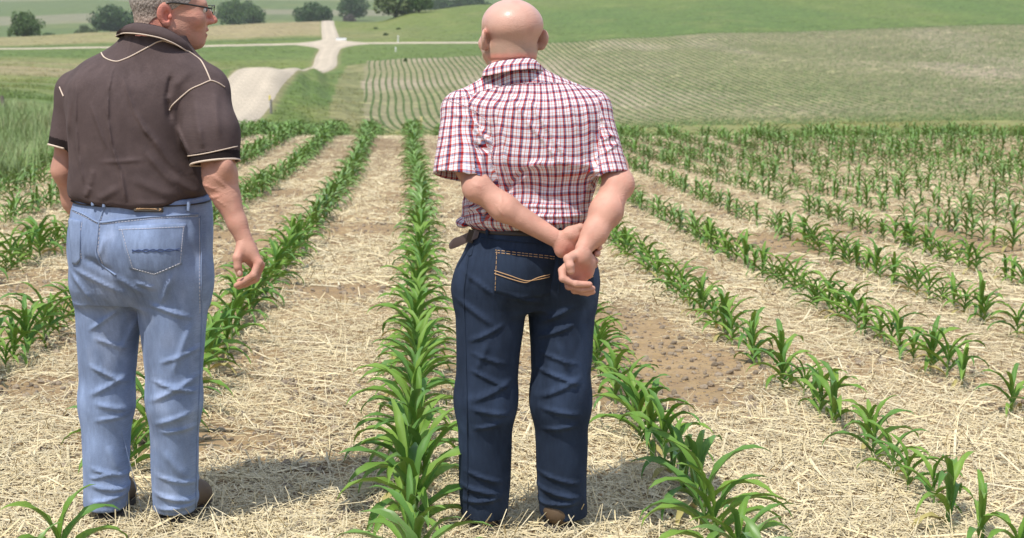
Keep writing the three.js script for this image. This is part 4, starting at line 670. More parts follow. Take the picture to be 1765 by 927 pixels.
  part('stitching', only([seam(m, jeans, [[236, 361], [256, 360.5], [270, 361.5]], 0.0022, 0.0145), seam(m, jeans, [[274, 360], [277, 362], [274, 364]], 0.0016, 0.0145)].concat(stitches(m, jeans, [[238, 360], [268, 361]], 0.0022, 3, 2.4, 0.0155))), threadTan, jm);
  // body: arms in their sleeves, neck and head, hands
  const head = placedHead(L(296, 13, -0.045), 1.33, 0.05, [1.14, 1.02, 1.24], { open: 0.0035, neck: 0.066, flare: 0.42, rolls: [[-0.105, 0.0015]] });
  const el = L(380, 302, 0.17), wr = L(422, 416, 0.22);
  const arm = uni(0.016, cone(L(354, 170, 0.07), 0.056, el, 0.054), cone(el, 0.050, L(390, 338, 0.18), 0.043), cone(L(390, 338, 0.18), 0.043, L(409, 385, 0.205), 0.030), cone(L(409, 385, 0.205), 0.030, wr, 0.0265), ell(L(388, 288, 0.205), [0.028, 0.04, 0.03]), ell(L(370, 312, 0.18), [0.034, 0.05, 0.035]));
  const wrinkle = creases(m, [[336, 288, 358, 294, 3, 5], [344, 300, 366, 298, 3, 5], [350, 312, 384, 322, 3, 5], [372, 296, 396, 316, 3, 6], [352, 340, 385, 330, 2.5, 4], [362, 328, 400, 350, 2, 4]], 0);
  const el2 = L(112, 292, -0.07), arm2 = uni(0.03, cone(L(128, 172, -0.08), 0.052, el2, 0.040), cone(el2, 0.040, L(128, 345, -0.12), 0.037), cone(L(128, 345, -0.12), 0.037, L(146, 385, -0.16), 0.028));
  const h2 = uni(0.012, ell(L(154, 412, -0.17), [0.03, 0.048, 0.022]), chain([L(146, 425, -0.16), L(146, 445, -0.14), L(154, 455, -0.13)], 0.010, 0.008), chain([L(152, 428, -0.17), L(153, 450, -0.16), L(162, 460, -0.15)], 0.010, 0.008), chain([L(158, 428, -0.18), L(160, 450, -0.18), L(168, 458, -0.17)], 0.010, 0.008), chain([L(163, 424, -0.19), L(167, 442, -0.19), L(172, 450, -0.185)], 0.009, 0.007), chain([L(146, 400, -0.15), L(141, 416, -0.13), L(142, 432, -0.125)], 0.011, 0.009));
  const tone = skinTone([0.51, 0.27, 0.195], [0.56, 0.18, 0.135], [[head.fwd(0.081, -0.024, -0.028), 0.05, 0.75], [head.fwd(0.03, -0.09, -0.07), 0.11, 0.55], [head.fwd(0, -0.03, 0.11), 0.04, 0.6], [L(445, 455, 0.22), 0.05, 0.35], [head.fwd(0.045, -0.04, 0.05), 0.05, 0.3]]);
  const lips = (x, y, z) => { const c = tone(x, y, z), q = head.inv(x, y, z), k = q[2] > 0.075 && Math.abs(q[0]) < 0.026 ? Math.exp(-(((q[1] + 0.075) / 0.011) ** 2)) : 0; return mixc(c, [0.30, 0.085, 0.075], k * 0.85); };
  const hb = [head.fwd(0.09, 0.14, 0.13), head.fwd(-0.09, 0.14, -0.12), head.fwd(0.09, -0.19, 0.13), head.fwd(-0.09, -0.19, -0.12), head.fwd(-0.09, 0, 0.13), head.fwd(0.09, 0, -0.12)];
  const [hl, hh] = bounds(hb, 0.02);
  const gHead = skin(head.f, hl, hh, 0.0035, { col: lips, uv: (x, y, z) => [x + z, y] });
  const ab = bounds([L(352, 170, 0.07), el, wr], 0.1), gArm = skin((x, y, z) => arm(x, y, z) - wrinkle(x, y, z) - 0.0015 * (fbm(x * 30, y * 30, z * 30, 2) - 0.5), ab[0], ab[1], 0.0065, { col: tone, uv: (x, y, z) => [x + z, y] });
  const gArm2 = skin(uni(0.012, arm2, h2), ...bounds([L(128, 172, -0.08), el2, L(175, 460, -0.19), L(128, 345, -0.12)], 0.07), 0.006, { col: tone, uv: (x, y, z) => [x + z, y] });
  // right hand, hanging and half closed: thumb in front, the fingers curling down and in towards the thigh
  const kn = [[446, 453, 0.245], [449, 457, 0.222], [447, 461, 0.200], [442, 463, 0.180]].map(p => L(...p));
  const palm = uni(0.016, cone(wr, 0.027, L(427, 432, 0.225), 0.028), cone(L(427, 432, 0.225), 0.026, kn[0], 0.0135), cone(L(426, 432, 0.21), 0.026, kn[1], 0.0135), cone(L(424, 432, 0.20), 0.025, kn[2], 0.0135), cone(L(421, 432, 0.19), 0.023, kn[3], 0.0125), ell(L(416, 436, 0.235), [0.018, 0.03, 0.018]));
  const fing = [chain([kn[0], L(437, 474, 0.262), L(420, 485, 0.258), L(407, 492, 0.252)], 0.0135, 0.0085), chain([kn[1], L(441, 480, 0.235), L(424, 489, 0.232), L(411, 494, 0.228)], 0.0135, 0.009), chain([kn[2], L(438, 482, 0.208), L(422, 488, 0.206), L(412, 490, 0.205)], 0.013, 0.0085), chain([kn[3], L(432, 478, 0.186), L(419, 483, 0.185), L(412, 484, 0.185)], 0.0115, 0.008)];
  const thumb = chain([L(417, 424, 0.235), L(409, 444, 0.258), L(410, 460, 0.262), L(413, 472, 0.26)], 0.0165, 0.0105);
  const hand = (x, y, z) => { let d = palm(x, y, z); for (const g of fing) d = smin(d, g(x, y, z), 0.005); return smin(d, thumb(x, y, z), 0.008); };
  const gHand = skin(hand, ...bounds([wr, kn[0], kn[1], L(405, 495, 0.26), L(412, 490, 0.185), L(441, 480, 0.28)], 0.03), 0.003, { col: tone, uv: (x, y, z) => [x + z, y] });
  part('body', mergeGeometries([gHead, gArm, gArm2, gHand]), skinMat(0.55), man);
  part('nail', (() => { const q = new THREE.SphereGeometry(1, 10, 8); q.scale(0.007, 0.009, 0.0025); const p = L(413, 471, 0.272); q.translate(...p); return q; })(), skinMat(0.3).clone().copy(new THREE.MeshPhysicalMaterial({ color: lin(0.6, 0.36, 0.28), roughness: 0.35 })), man);
  // cropped grey hair
  const hairF = (x, y, z) => { const q = head.inv(x, y, z), d = head.skull(x, y, z) - 0.0042 + 0.003 * fbm(x * 160, y * 160, z * 160, 2); const line = q[2] < -0.02 ? mix(-0.035, -0.082, sst(-0.045, -0.085, q[2])) : q[2] < 0.03 ? mix(-0.0, 0.012, sst(-0.02, 0.03, q[2])) - 0.012 * sst(0.02, -0.01, q[2]) : mix(0.012, 0.085, sst(0.030, 0.075, q[2])); return Math.max(d, (line - q[1]) * 1.02 + 0.004 * (vn(x * 90, y * 90, z * 90) - 0.5)); };
  part('hair', skin(hairF, hl, hh, 0.0034, { uv: (x, y, z) => [x + z, y], col: (x, y, z) => { const k = hash(Math.floor(x * 420), Math.floor(y * 420), Math.floor(z * 420)), g = 0.14 + 0.34 * k, q = head.inv(x, y, z), s = sst(0.0, -0.07, q[1]) * 0.55; return mixc([g * 1.0, g * 0.86, g * 0.74], [0.47, 0.27, 0.18], s); } }), std([1, 1, 1], 0.8, { vertexColors: true }), man);
  for (const s of [1, -1]) { const e = new THREE.SphereGeometry(0.0125, 16, 12); e.translate(...head.fwd(s * 0.032, -0.003, 0.078)); const eye = part('eye', e, std([0.62, 0.58, 0.54], 0.25), man); const ir = new THREE.SphereGeometry(0.006, 12, 8); ir.translate(...head.fwd(s * 0.032, -0.003, 0.0865)); part('iris', ir, std([0.06, 0.07, 0.08], 0.2), eye); }
  // glasses
  const gl = part('glasses', only([...[1, -1].map(s => new THREE.TubeGeometry(new THREE.CatmullRomCurve3([[s * 0.079, 0.008, -0.03], [s * 0.081, 0.0145, -0.012], [s * 0.083, 0.012, 0.03], [s * 0.076, 0.004, 0.085], [s * 0.064, 0.002, 0.098]].map(p => vec(head.fwd(...p)))), 30, 0.0031, 6)), ...[1, -1].map(s => new THREE.TubeGeometry(new THREE.CatmullRomCurve3([[0.060, 0.008, 0.098], [0.05, 0.013, 0.104], [0.030, 0.014, 0.110], [0.012, 0.010, 0.112], [0.010, -0.005, 0.112], [0.022, -0.016, 0.110], [0.045, -0.015, 0.104], [0.058, -0.004, 0.099]].map(p => vec(head.fwd(s * p[0], p[1], p[2]))), true), 40, 0.0014, 5, true)), new THREE.TubeGeometry(new THREE.CatmullRomCurve3([[-0.012, 0.006, 0.112], [0, 0.009, 0.114], [0.012, 0.006, 0.112]].map(p => vec(head.fwd(...p)))), 8, 0.0014, 5)]), metal, man);
  for (const s of [1, -1]) { const P = [], I = []; const pts = []; for (let i = 0; i < 20; i++) { const a = i / 20 * 6.283; pts.push(head.fwd(s * (0.035 + 0.024 * Math.cos(a)), -0.001 + 0.0145 * Math.sin(a), 0.107 - 0.005 * Math.cos(a) * 1)); } P.push(...head.fwd(s * 0.035, -0.001, 0.109)); pts.forEach(p => P.push(...p)); for (let i = 0; i < 20; i++) I.push(0, 1 + i, 1 + (i + 1) % 20); const g = new THREE.BufferGeometry(); g.setAttribute('position', new THREE.Float32BufferAttribute(P, 3)); g.setIndex(I); g.computeVertexNormals(); part('lens', g, new THREE.MeshPhysicalMaterial({ color: 0xffffff, transmission: 1, thickness: 0, roughness: 0.02, side: THREE.DoubleSide }), gl); }
  boots(man, [[hipR[0] + 0.01, -0.02, 0.35], [hipL[0] - 0.01, -0.06, 0.05]], 0, bootMat, soleMat);
}
// ---------------------------------------------------------------- the man in the plaid shirt
{
  const m = wearer(905, 4.44), L = m.L.bind(m);
  const man = thing('person', 'bald man in red and white plaid shirt and dark jeans, hands clasped behind his back', 'person', null, m.base);
  const sy = (py, dz = 0) => L(905, py, dz)[1];
  const sec = (py, a, b, depth, cz = 0) => { const p = L(a, py, 0), q = L(b, py, 0); return [L(905, py, 0.10)[1], (p[0] + q[0]) / 2, cz, (q[0] - p[0]) / 2, depth]; };
  const axis = (a, b) => { const d = [b[0] - a[0], b[1] - a[1], b[2] - a[2]], l = Math.hypot(...d); return d.map(q => q / l); };
  const trunk = loft([sec(402, 818, 1000, 0.125), sec(394, 803, 1005, 0.14), sec(386, 797, 1010, 0.152), sec(372, 798, 1015, 0.155), sec(350, 800, 1018, 0.140), sec(325, 804, 1026, 0.134), sec(298, 806, 1034, 0.154), sec(275, 806, 1036, 0.166), sec(240, 804, 1040, 0.158), sec(205, 800, 1040, 0.15), sec(180, 800, 1032, 0.135), sec(160, 822, 1005, 0.108, -0.005), sec(142, 840, 965, 0.085, -0.01), sec(124, 848, 935, 0.075, -0.012)], 2.3);
  const A0 = L(794, 190, 0.0), A2 = L(795, 306, 0.085), B0 = L(1022, 184, 0.0), B2 = L(1050, 298, 0.105);
  const yoke = uni(0.05, cone(L(880, 150, -0.01), 0.062, A0, 0.06), cone(L(895, 148, -0.01), 0.06, B0, 0.052));
  const aAx = axis(A0, L(796, 299, 0.05)), bAx = axis(B0, B2);
  const slA = cone(A0, 0.060, L(796, 330, 0.11), 0.098), slB = cone(B0, 0.053, L(1056, 325, 0.135), 0.060);
  const cutA = plane(A2, [-0.16, -1, 0.28]), cutB = plane(B2, [0.10, -1, 0.16]);
  const holA = cone(L(796, 230, 0.035), 0.058, L(797, 370, 0.145), 0.100), holB = cone(L(1040, 240, 0.055), 0.045, L(1062, 360, 0.16), 0.050);
  const fold = creases(m, [
    [872, 152, 905, 205, 4, 8], [905, 205, 938, 246, 5, 8], [938, 246, 966, 284, 5, 8], [906, 165, 950, 235, 4, 7], [950, 235, 985, 290, 5, 8], [978, 168, 996, 238, 4, 8], [996, 238, 1016, 290, 4, 8], [850, 160, 856, 250, 4, 10], [1010, 180, 1024, 260, 4, 9],
    [850, 205, 852, 262, -5, 9], [862, 215, 868, 290, 5, 10], [1030, 215, 1032, 265, -4, 8],
    [906, 284, 970, 280, 5, 12], [970, 280, 1036, 286, 7, 12], [915, 312, 1020, 314, -5, 15], [905, 288, 880, 318, -5, 9], [880, 318, 868, 350, -5, 10], [1008, 296, 1034, 290, 9, 9], [960, 296, 1008, 296, 5, 10], [905, 284, 930, 276, 6, 9], [1034, 292, 1014, 322, 6, 9], [1014, 322, 1004, 356, 5, 9],
    [915, 312, 985, 318, 3.5, 10], [930, 335, 1000, 330, 3.5, 9], [900, 352, 985, 356, 5, 7], [905, 368, 1005, 371, 6, 7], [930, 380, 1000, 384, 5, 6], [800, 360, 850, 366, 4, 9], [812, 340, 806, 384, 4, 8], [836, 350, 830, 388, 4, 8],
    [775, 188, 812, 214, 4, 8], [812, 214, 840, 246, 5, 7], [800, 196, 828, 220, 5, 7], [828, 220, 846, 252, 5, 7], [812, 245, 842, 262, -5, 6], [782, 205, 775, 285, 4, 12], [806, 240, 806, 300, 4, 11], [830, 262, 826, 306, 4, 9],
    [1036, 198, 1052, 222, 5, 6], [1040, 222, 1062, 238, 5, 6], [1036, 242, 1058, 232, 5, 6], [1038, 262, 1066, 246, 4.5, 6], [1050, 260, 1058, 292, 3, 8]], -0.10);
  const tail = ell(L(796, 384, 0.0), [0.02, 0.016, 0.05]);
  const shirt = (x, y, z) => {
    const body = smin(trunk(x, y, z), yoke(x, y, z), 0.06);
    const ca = cutA(x, y, z), cb = cutB(x, y, z);
    let a = smax(slA(x, y, z), ca, 0.004), b = smax(slB(x, y, z), cb, 0.004);
    if (ca > -0.10) a = smax(a, -Math.max(holA(x, y, z), -0.09 - ca), 0.003);
    if (cb > -0.07) b = smax(b, -Math.max(holB(x, y, z), -0.06 - cb), 0.003);
    let d = smin(smin(body, a, 0.02), b, 0.016) - 1.6 * fold(x, y, z) - 0.004 * (fbm(x * 13, y * 9, z * 13, 3) - 0.5);
    d = smin(d, tail(x, y, z), 0.012);
    return d;
  };
  const seamA = plane(L(845, 225, 0.1), [-0.93, -0.28, 0.0]), seamB = plane(L(1033, 225, 0.1), [0.97, -0.12, 0]), yk = [[760, 172], [800, 166], [840, 154], [880, 146], [920, 143], [964, 143], [1000, 148], [1030, 156]].map(([x, y]) => { const p = L(x, y, 0.08); return [p[0], p[1]]; });
  const ykY = (x) => { let i = 0; while (i < yk.length - 2 && yk[i + 1][0] < x) i++; return mix(yk[i][1], yk[i + 1][1], clamp((x - yk[i][0]) / (yk[i + 1][0] - yk[i][0]))); };
  const cls = (x, y, z) => seamA(x, y, z) > 0 && slA(x, y, z) < 0.02 ? 1 : seamB(x, y, z) > 0 && slB(x, y, z) < 0.02 ? 2 : z > -0.03 && y > ykY(x) ? 3 : 0;
  const aFr = (A, ax) => { const U = new THREE.Vector3().crossVectors(vec(ax), new THREE.Vector3(0, 0, 1)).normalize(), V = new THREE.Vector3().crossVectors(U, vec(ax)); return (x, y, z) => { const p = new THREE.Vector3(x - A[0], y - A[1], z - A[2]); return [Math.atan2(p.dot(U), p.dot(V)) * 0.075, p.dot(vec(ax))]; }; };
  const uvA = aFr(A0, aAx), uvB = aFr(B0, bAx);
  const uv = (x, y, z, k, nz, ny) => { if (k === 1) return uvA(x, y, z); if (k === 2) return uvB(x, y, z); if (k === 3) { const h = y - ykY(x); return [x * 1.02 + 0.011, h * 0.75 - (z - 0.12) * 0.75]; } const th = Math.atan2(x, z + 0.10); const r = Math.hypot(x, z + 0.10); return [th * 0.235 + x * 0.10 + (r - 0.2) * 0.35, y + 0.02 * x - (r - 0.2) * 0.35]; };
  const uvw = (x, y, z, k, a, b) => { const q = uv(x, y, z, k, a, b); return [q[0] + 0.022 * (fbm(x * 9, y * 5, z * 9, 2) - 0.5) + 0.5 * fold(x, y, z), q[1] + 0.026 * (fbm(x * 7 + 5, y * 7, z * 7, 2) - 0.5) - 0.5 * fold(x, y, z)]; };
  const [gB, gA, gC, gY] = skin(shirt, [-0.36, sy(408), -0.24], [0.36, sy(118), 0.27], 0.0048, { classes: cls, count: 4, uv: uvw });
  const ps = part('plaid_shirt', gB, plaidMat, man); part('sleeve', gA, plaidMat, ps); part('sleeve', gC, plaidMat, ps); part('yoke', gY, plaidMat, ps);
  part('seam', only([seam(m, shirt, [[768, 171], [800, 166], [840, 154], [880, 146], [920, 143], [964, 143], [1000, 148], [1022, 154]], 0.0013, 0.0004), seam(m, shirt, [[768, 172], [800, 182], [826, 196], [843, 215], [849, 245], [848, 290]], 0.0013, 0.0004), seam(m, shirt, [[1030, 164], [1033, 200], [1033, 250], [1034, 285]], 0.0013, 0.0004)]), plaidMat, ps);
  // collar
  const cc = L(885, 112, 0), cz = (px, r, h) => { const k = clamp((px - 884) / h, -1, 1); return r * Math.sqrt(Math.max(0, 1 - k * k)); };
  const top = [[838, 118], [846, 110], [860, 106], [878, 103.5], [898, 101.5], [914, 101], [926, 106]].map(([x, y]) => L(x, y, cz(x, 0.075, 47))), front = [[930, 116], [915, 126], [885, 130], [855, 127]].map(([x, y]) => L(x, y, -cz(x, 0.085, 48) - 0.015));
  const bot = [[831, 133], [842, 130], [860, 126], [880, 122], [902, 119.5], [922, 119], [938, 124]].map(([x, y]) => L(x, y, cz(x, 0.098, 56) + 0.006)), botF = [[942, 138], [918, 152], [885, 156], [850, 150]].map(([x, y]) => L(x, y, -cz(x, 0.095, 58) - 0.03));
  const T = resample([...top, ...front], 80), Bt = resample([...bot, ...botF], 80), sc = (p, k, dy) => [cc[0] + (p[0] - cc[0]) * k, p[1] + dy, cc[2] + (p[2] - cc[2]) * k], mid = T.map((p, i) => [mix(p[0], Bt[i][0], 0.5) + (p[0] - cc[0]) * 0.05, mix(p[1], Bt[i][1], 0.42), mix(p[2], Bt[i][2], 0.5) + (p[2] - cc[2]) * 0.07]);
  part('collar', rings([T.map(p => sc(p, 0.90, -0.035)), T.map(p => sc(p, 0.965, 0.003)), T, mid, Bt, Bt.map(p => sc(p, 0.95, 0.003))]), plaidMat, ps);
  // jeans and belt
  const hipA = L(846, 492, 0.01), hipB = L(968, 492, 0.0);
  const pelvis = loft([sec(380, 818, 1002, 0.130), sec(396, 817, 1003, 0.132), sec(412, 812, 1010, 0.140), sec(432, 806, 1018, 0.148), sec(455, 798, 1024, 0.154), sec(480, 789, 1027, 0.15), sec(507, 782, 1026, 0.14), sec(535, 788, 1020, 0.11)], 2.3);
  const legA = uni(0.05, cone(hipA, 0.120, L(838, 690, 0.03), 0.092), cone(L(838, 690, 0.03), 0.092, L(834, 885, -0.02), 0.078)), legB = uni(0.05, cone(hipB, 0.112, L(966, 690, 0.02), 0.09), cone(L(966, 690, 0.02), 0.09, L(970, 890, -0.02), 0.077));
  const glA = ell(L(884, 470, 0.085), [0.105, 0.105, 0.085], 0.15), glB = ell(L(985, 472, 0.075), [0.078, 0.105, 0.08], -0.2);
  const jf = creases(m, [[800, 470, 850, 505, 4, 9], [815, 430, 806, 500, 4, 9], [870, 505, 930, 520, 6, 9], [950, 440, 940, 500, -5, 10], [790, 520, 850, 560, 6, 10], [985, 530, 930, 560, 6, 10], [866, 560, 810, 590, 6, 8], [815, 610, 870, 628, 5, 8], [990, 560, 930, 585, 6, 8], [935, 612, 995, 630, 5, 8], [815, 640, 875, 668, 7, 8], [930, 640, 1000, 664, 7, 8], [820, 740, 865, 730, 5, 8], [940, 745, 995, 735, 5, 8], [806, 822, 866, 840, 6, 8], [936, 828, 1002, 844, 6, 8], [880, 660, 815, 690, 7, 10], [1000, 655, 930, 688, 7, 10], [876, 715, 815, 705, 6, 9], [1000, 716, 935, 706, 6, 9], [800, 850, 866, 862, 8, 9], [802, 878, 868, 868, 7, 8], [936, 856, 1004, 870, 8, 9], [936, 884, 1004, 876, 7, 8], [840, 590, 820, 640, 5, 12], [960, 590, 980, 640, 5, 12]], -0.2);
  const jeans = (x, y, z) => { let d = smin(pelvis(x, y, z), glA(x, y, z), 0.05); d = smin(d, glB(x, y, z), 0.04); d = smin(d, smin(legA(x, y, z), legB(x, y, z), 0.02), 0.045); return smax(smax(d - 1.5 * jf(x, y, z) - 0.010 * (fbm(x * 9 + 4, y * 6, z * 9, 3) - 0.5), 0.045 - y, 0.006), y - sy(388, 0.11), 0.004); };
  const fade = (x, y, z) => { const n = fbm(x * 9 + 4, y * 9, z * 9, 3), k = 0.7 + 0.6 * n, w = sst(0.5, 0.75, fbm(x * 11 + 2, y * 7, z * 11, 3)) * 0.7; return [k + w, k + w, k + w]; };
  const jm = part('jeans', skin(jeans, [-0.32, 0.02, -0.24], [0.32, sy(378), 0.26], 0.0082, { uv: (x, y, z) => [x + z * 0.5, y], col: fade }), jeanDark, man);
  const pk = part('pocket', patch(m, jeans, [[854, 429], [958, 439], [946, 508], [851, 502]], 10), jeanDarkP, jm);
  part('stitching', only([...stitches(m, jeans, [[855, 432], [905, 437], [956, 442]], 0.0012, 5, 2, 0.005), ...stitches(m, jeans, [[855, 436], [905, 441], [956, 446]], 0.0012, 5, 2, 0.005), seam(m, jeans, [[853, 466], [880, 475], [905, 483], [925, 481], [946, 476]], 0.0015, 0.005), seam(m, jeans, [[853, 471], [880, 480], [905, 486], [925, 478], [946, 472]], 0.0015, 0.005), ...stitches(m, jeans, [[857, 434], [854, 500]], 0.0011, 5, 2, 0.005)]), threadTan, pk);
  part('pocket', patch(m, jeans, [[988, 442], [1020, 440], [1022, 498], [986, 506]], 5), jeanDarkP, jm);
  part('stitching', only([seam(m, jeans, [[988, 478], [1000, 484], [1020, 476]], 0.0015, 0.005), ...stitches(m, jeans, [[988, 446], [1018, 444]], 0.0012, 5, 2, 0.005)]), threadTan, jm);
  part('seam', only([seam(m, jeans, [[830, 410], [880, 416], [930, 420], [975, 416], [1006, 410]], 0.0022), seam(m, jeans, [[960, 412], [962, 440], [964, 480], [962, 505]], 0.0026), seam(m, jeans, [[806, 438], [812, 440], [817, 420]], 0.0022), seam(m, jeans, [[808, 438], [803, 480], [800, 507], [803, 600], [806, 740], [806, 880]], 0.0022)]), jeanDarkP, jm);
  const bax = [L(910, 396, 0)[0], 0];
  part('belt', band(jeans, bax, sy(406, 0.13), sy(388, 0.13), 0.008, 0.006), leatherDark, man);
  const lp = [[843, 398], [962, 400], [1000, 396]].map(([x, y]) => { const q = [9, 0, -9].map(k => m.on(jeans, x, y + k, 0.0115)); return q.every(Boolean) ? new THREE.TubeGeometry(new THREE.CatmullRomCurve3(q.map(vec)), 8, 0.0055, 6) : null; });
  part('belt_loop', only(lp), jeanDarkP, jm);
  { // the loose end of the belt sticks out at his left side
    const c = new THREE.CatmullRomCurve3([L(826, 400, 0.07), L(816, 405, 0.055), L(800, 412, 0.05), L(786, 418, 0.05), L(774, 421, 0.052)].map(vec)), rows = []; for (let i = 0; i <= 24; i++) { const t = i / 24, p = c.getPointAt(t), w = 0.019 * (t > 0.86 ? Math.sqrt(Math.max(0.02, 1 - ((t - 0.86) / 0.14) ** 2)) : 1), th = 0.002; const n = new THREE.Vector3(0.30, 0.95, 0.1).normalize(); rows.push([[1, 1], [1, -1], [-1, -1], [-1, 1]].map(([a, b]) => [p.x + n.x * w * a, p.y + n.y * w * a, p.z + th * b])); }
    const tg = part('belt_tongue', rings(rows), leatherBrown, man); const k1 = L(811, 407, 0.05), kp = new THREE.BoxGeometry(0.022, 0.04, 0.012); kp.rotateZ(-0.3); kp.translate(...k1); part('belt_keeper', kp, leatherDark, tg);
  }
  // body
  const head = placedHead(L(879, 57, -0.06), -0.24, 0.06, [1.22, 0.905, 1.14], { neck: 0.060, flare: 0.48, rolls: [[-0.122, 0.004], [-0.098, 0.0025]] });
  const eA = L(822, 322, 0.145), wA = L(956, 410, 0.20), eB = L(1064, 318, 0.13), wB = L(1006, 428, 0.245);
  const armA = uni(0.025, cone(L(794, 205, -0.005), 0.042, L(808, 288, 0.085), 0.040), cone(L(808, 288, 0.085), 0.039, eA, 0.040), cone(eA, 0.0405, L(868, 358, 0.175), 0.040), cone(L(868, 358, 0.175), 0.040, wA, 0.0275), ell(L(818, 327, 0.165), [0.028, 0.03, 0.025]));
  const armB = uni(0.025, cone(L(1032, 205, 0.0), 0.038, L(1058, 290, 0.085), 0.041), cone(L(1058, 290, 0.085), 0.041, eB, 0.042), cone(eB, 0.043, L(1044, 365, 0.185), 0.047), cone(L(1044, 365, 0.185), 0.047, L(1024, 402, 0.22), 0.036), cone(L(1024, 402, 0.22), 0.036, wB, 0.0265), ell(L(1080, 318, 0.13), [0.018, 0.03, 0.025]));
  const veins = creases(m, [[1058, 330, 1068, 372, 2, 3], [1068, 372, 1050, 392, 2, 3], [848, 345, 862, 365, 1.6, 3], [950, 398, 968, 404, -2, 3], [944, 406, 966, 416, -1.6, 3], [812, 312, 828, 318, 2, 5], [862, 320, 858, 348, 1.5, 3]], 0);
  // his left hand, palm out, closed round the right wrist from the body's side
  const pA = uni(0.014, cone(wA, 0.026, L(973, 416, 0.20), 0.029), ell(L(985, 404, 0.215), [0.030, 0.023, 0.022]), ell(L(968, 428, 0.21), [0.024, 0.030, 0.022]), cone(L(973, 416, 0.20), 0.026, L(1003, 418, 0.195), 0.022), cone(L(973, 422, 0.20), 0.026, L(1000, 436, 0.195), 0.020));
  const fA = [chain([L(1002, 410, 0.19), L(1020, 418, 0.185), L(1031, 422, 0.205), L(1033, 427, 0.226)], 0.0125, 0.009), chain([L(1002, 420, 0.19), L(1020, 430, 0.185), L(1029, 435, 0.207), L(1029, 437.5, 0.23)], 0.0125, 0.0095), chain([L(1000, 430, 0.19), L(1016, 442, 0.185), L(1026, 449, 0.20), L(1027, 451, 0.215)], 0.0115, 0.008), chain([L(996, 438, 0.19), L(1010, 450, 0.185), L(1022, 456, 0.192), L(1026, 458, 0.2)], 0.0105, 0.0075)];
  const tA = chain([L(982, 398, 0.21), L(1000, 392, 0.215), L(1014, 396, 0.20)], 0.015, 0.010);
  // his right hand, palm out, hanging below, fingers curled across
  const kB = [L(969, 466, 0.262), L(977, 479, 0.250), L(990, 486, 0.238), L(1003, 488, 0.228)];
  const pB = uni(0.013, cone(wB, 0.0255, L(1004, 446, 0.245), 0.028), cone(L(998, 446, 0.245), 0.024, kB[0], 0.0125), cone(L(1002, 450, 0.238), 0.026, kB[1], 0.013), cone(L(1008, 452, 0.233), 0.026, kB[2], 0.013), cone(L(1014, 450, 0.230), 0.022, kB[3], 0.012), ell(L(1003, 440, 0.264), [0.024, 0.024, 0.016]), ell(L(1017, 460, 0.240), [0.014, 0.035, 0.016]));
  const fB = [chain([kB[0], L(970, 480, 0.285), L(992, 489, 0.296), L(1016, 490, 0.29)], 0.0125, 0.0092), chain([kB[1], L(980, 493, 0.272), L(1002, 498, 0.280), L(1021, 497, 0.275)], 0.0125, 0.0092), chain([kB[2], L(990, 500, 0.256), L(1006, 503, 0.262), L(1020, 502, 0.26)], 0.012, 0.0088), chain([kB[3], L(1002, 503, 0.24), L(1012, 505, 0.246), L(1022, 503, 0.246)], 0.0105, 0.008)];
  const tB = chain([L(990, 440, 0.262), L(979, 446, 0.285), L(982, 458, 0.298), L(984, 467, 0.298)], 0.0155, 0.0115);
  const hands = (p, fs, t) => (x, y, z) => { let d = p(x, y, z); for (const g of fs) d = smin(d, g(x, y, z), 0.0025); return smin(d, t(x, y, z), 0.007); };
  const tone = skinTone([0.565, 0.305, 0.225], [0.60, 0.185, 0.13], [[head.fwd(0.083, -0.024, -0.028), 0.05, 0.8], [head.fwd(-0.083, -0.024, -0.028), 0.05, 0.65], [head.fwd(0, -0.14, -0.09), 0.085, 0.8], [head.fwd(0.05, -0.11, -0.06), 0.07, 0.5], [head.fwd(-0.05, -0.11, -0.06), 0.07, 0.5], [L(1000, 470, 0.26), 0.05, 0.35], [L(972, 425, 0.22), 0.04, 0.3]]);
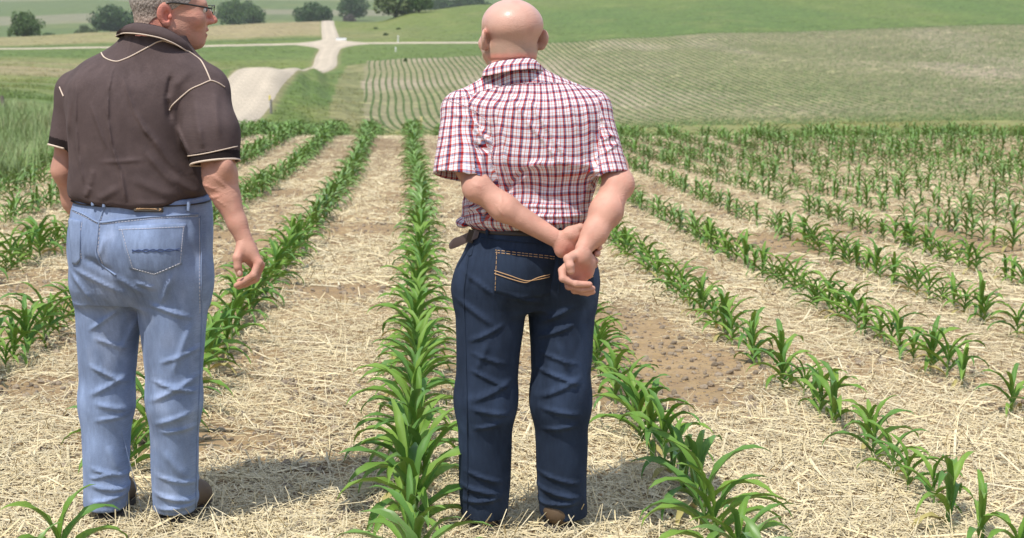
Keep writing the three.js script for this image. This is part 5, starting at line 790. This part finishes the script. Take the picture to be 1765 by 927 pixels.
  const scalp = (x, y, z) => { const q = head.inv(x, y, z), st = sst(-0.085, -0.065, q[1]) * (1 - sst(-0.02, 0.015, q[1])) * sst(0.04, -0.01, q[2]) * (0.5 + 0.6 * fbm(x * 45, y * 45, z * 45, 3)), c = mixc(tone(x, y, z), [0.40, 0.275, 0.20], st), s = sst(-0.07, -0.02, q[1]) * sst(0.06, 0.0, q[2]); const n = sst(0.45, 0.7, fbm(x * 22, y * 22, z * 22, 3)); return mixc(c, [0.62, 0.385, 0.30], s * (0.6 - 0.3 * n)); };
  const hb = [[0.09, 0.14, 0.13], [-0.09, 0.14, -0.12], [0.09, -0.2, 0.13], [-0.09, -0.2, -0.12], [-0.1, 0, 0.13], [0.1, 0, -0.12]].map(p => head.fwd(...p)), [hl, hh] = bounds(hb, 0.02), uvs = (x, y, z) => [x + z, y];
  const gHead = skin(head.f, hl, hh, 0.0034, { col: scalp, uv: uvs });
  const bump = (f) => (x, y, z) => f(x, y, z) - veins(x, y, z) - 0.0012 * (fbm(x * 34, y * 34, z * 34, 2) - 0.5);
  const gA2 = skin(bump(armA), ...bounds([L(800, 205, 0.01), eA, wA], 0.08), 0.006, { col: tone, uv: uvs }), gB2 = skin(bump(armB), ...bounds([L(1028, 205, 0.02), eB, wB], 0.08), 0.006, { col: tone, uv: uvs });
  const gHA = skin(hands(pA, fA, tA), ...bounds([wA, L(1034, 425, 0.24), L(985, 395, 0.21), L(1010, 458, 0.19)], 0.035), 0.003, { col: tone, uv: uvs }), gHB = skin(hands(pB, fB, tB), ...bounds([wB, L(965, 470, 0.3), L(1024, 505, 0.24), L(985, 500, 0.3)], 0.035), 0.003, { col: tone, uv: uvs });
  part('body', mergeGeometries([gHead, gA2, gB2, gHA, gHB], true), [skinMat(0.42, { clearcoat: 0.35, clearcoatRoughness: 0.28 }), ...Array(4).fill(skinMat(0.58))], man);
  for (const s of [1, -1]) { const e = new THREE.SphereGeometry(0.0125, 16, 12); e.translate(...head.fwd(s * 0.032, -0.003, 0.078)); part('eye', e, std([0.62, 0.58, 0.54], 0.25), man); }
  boots(man, [[hipA[0] - 0.015, -0.03, -0.15], [hipB[0] + 0.005, -0.03, 0.12]], 0, bootMat, soleMat);
}
const renderer = new THREE.WebGLRenderer({ antialias: true });
renderer.toneMapping = THREE.LinearToneMapping; renderer.toneMappingExposure = EXPOSURE;
renderer.shadowMap.enabled = true;
renderer.render(scene, camera);
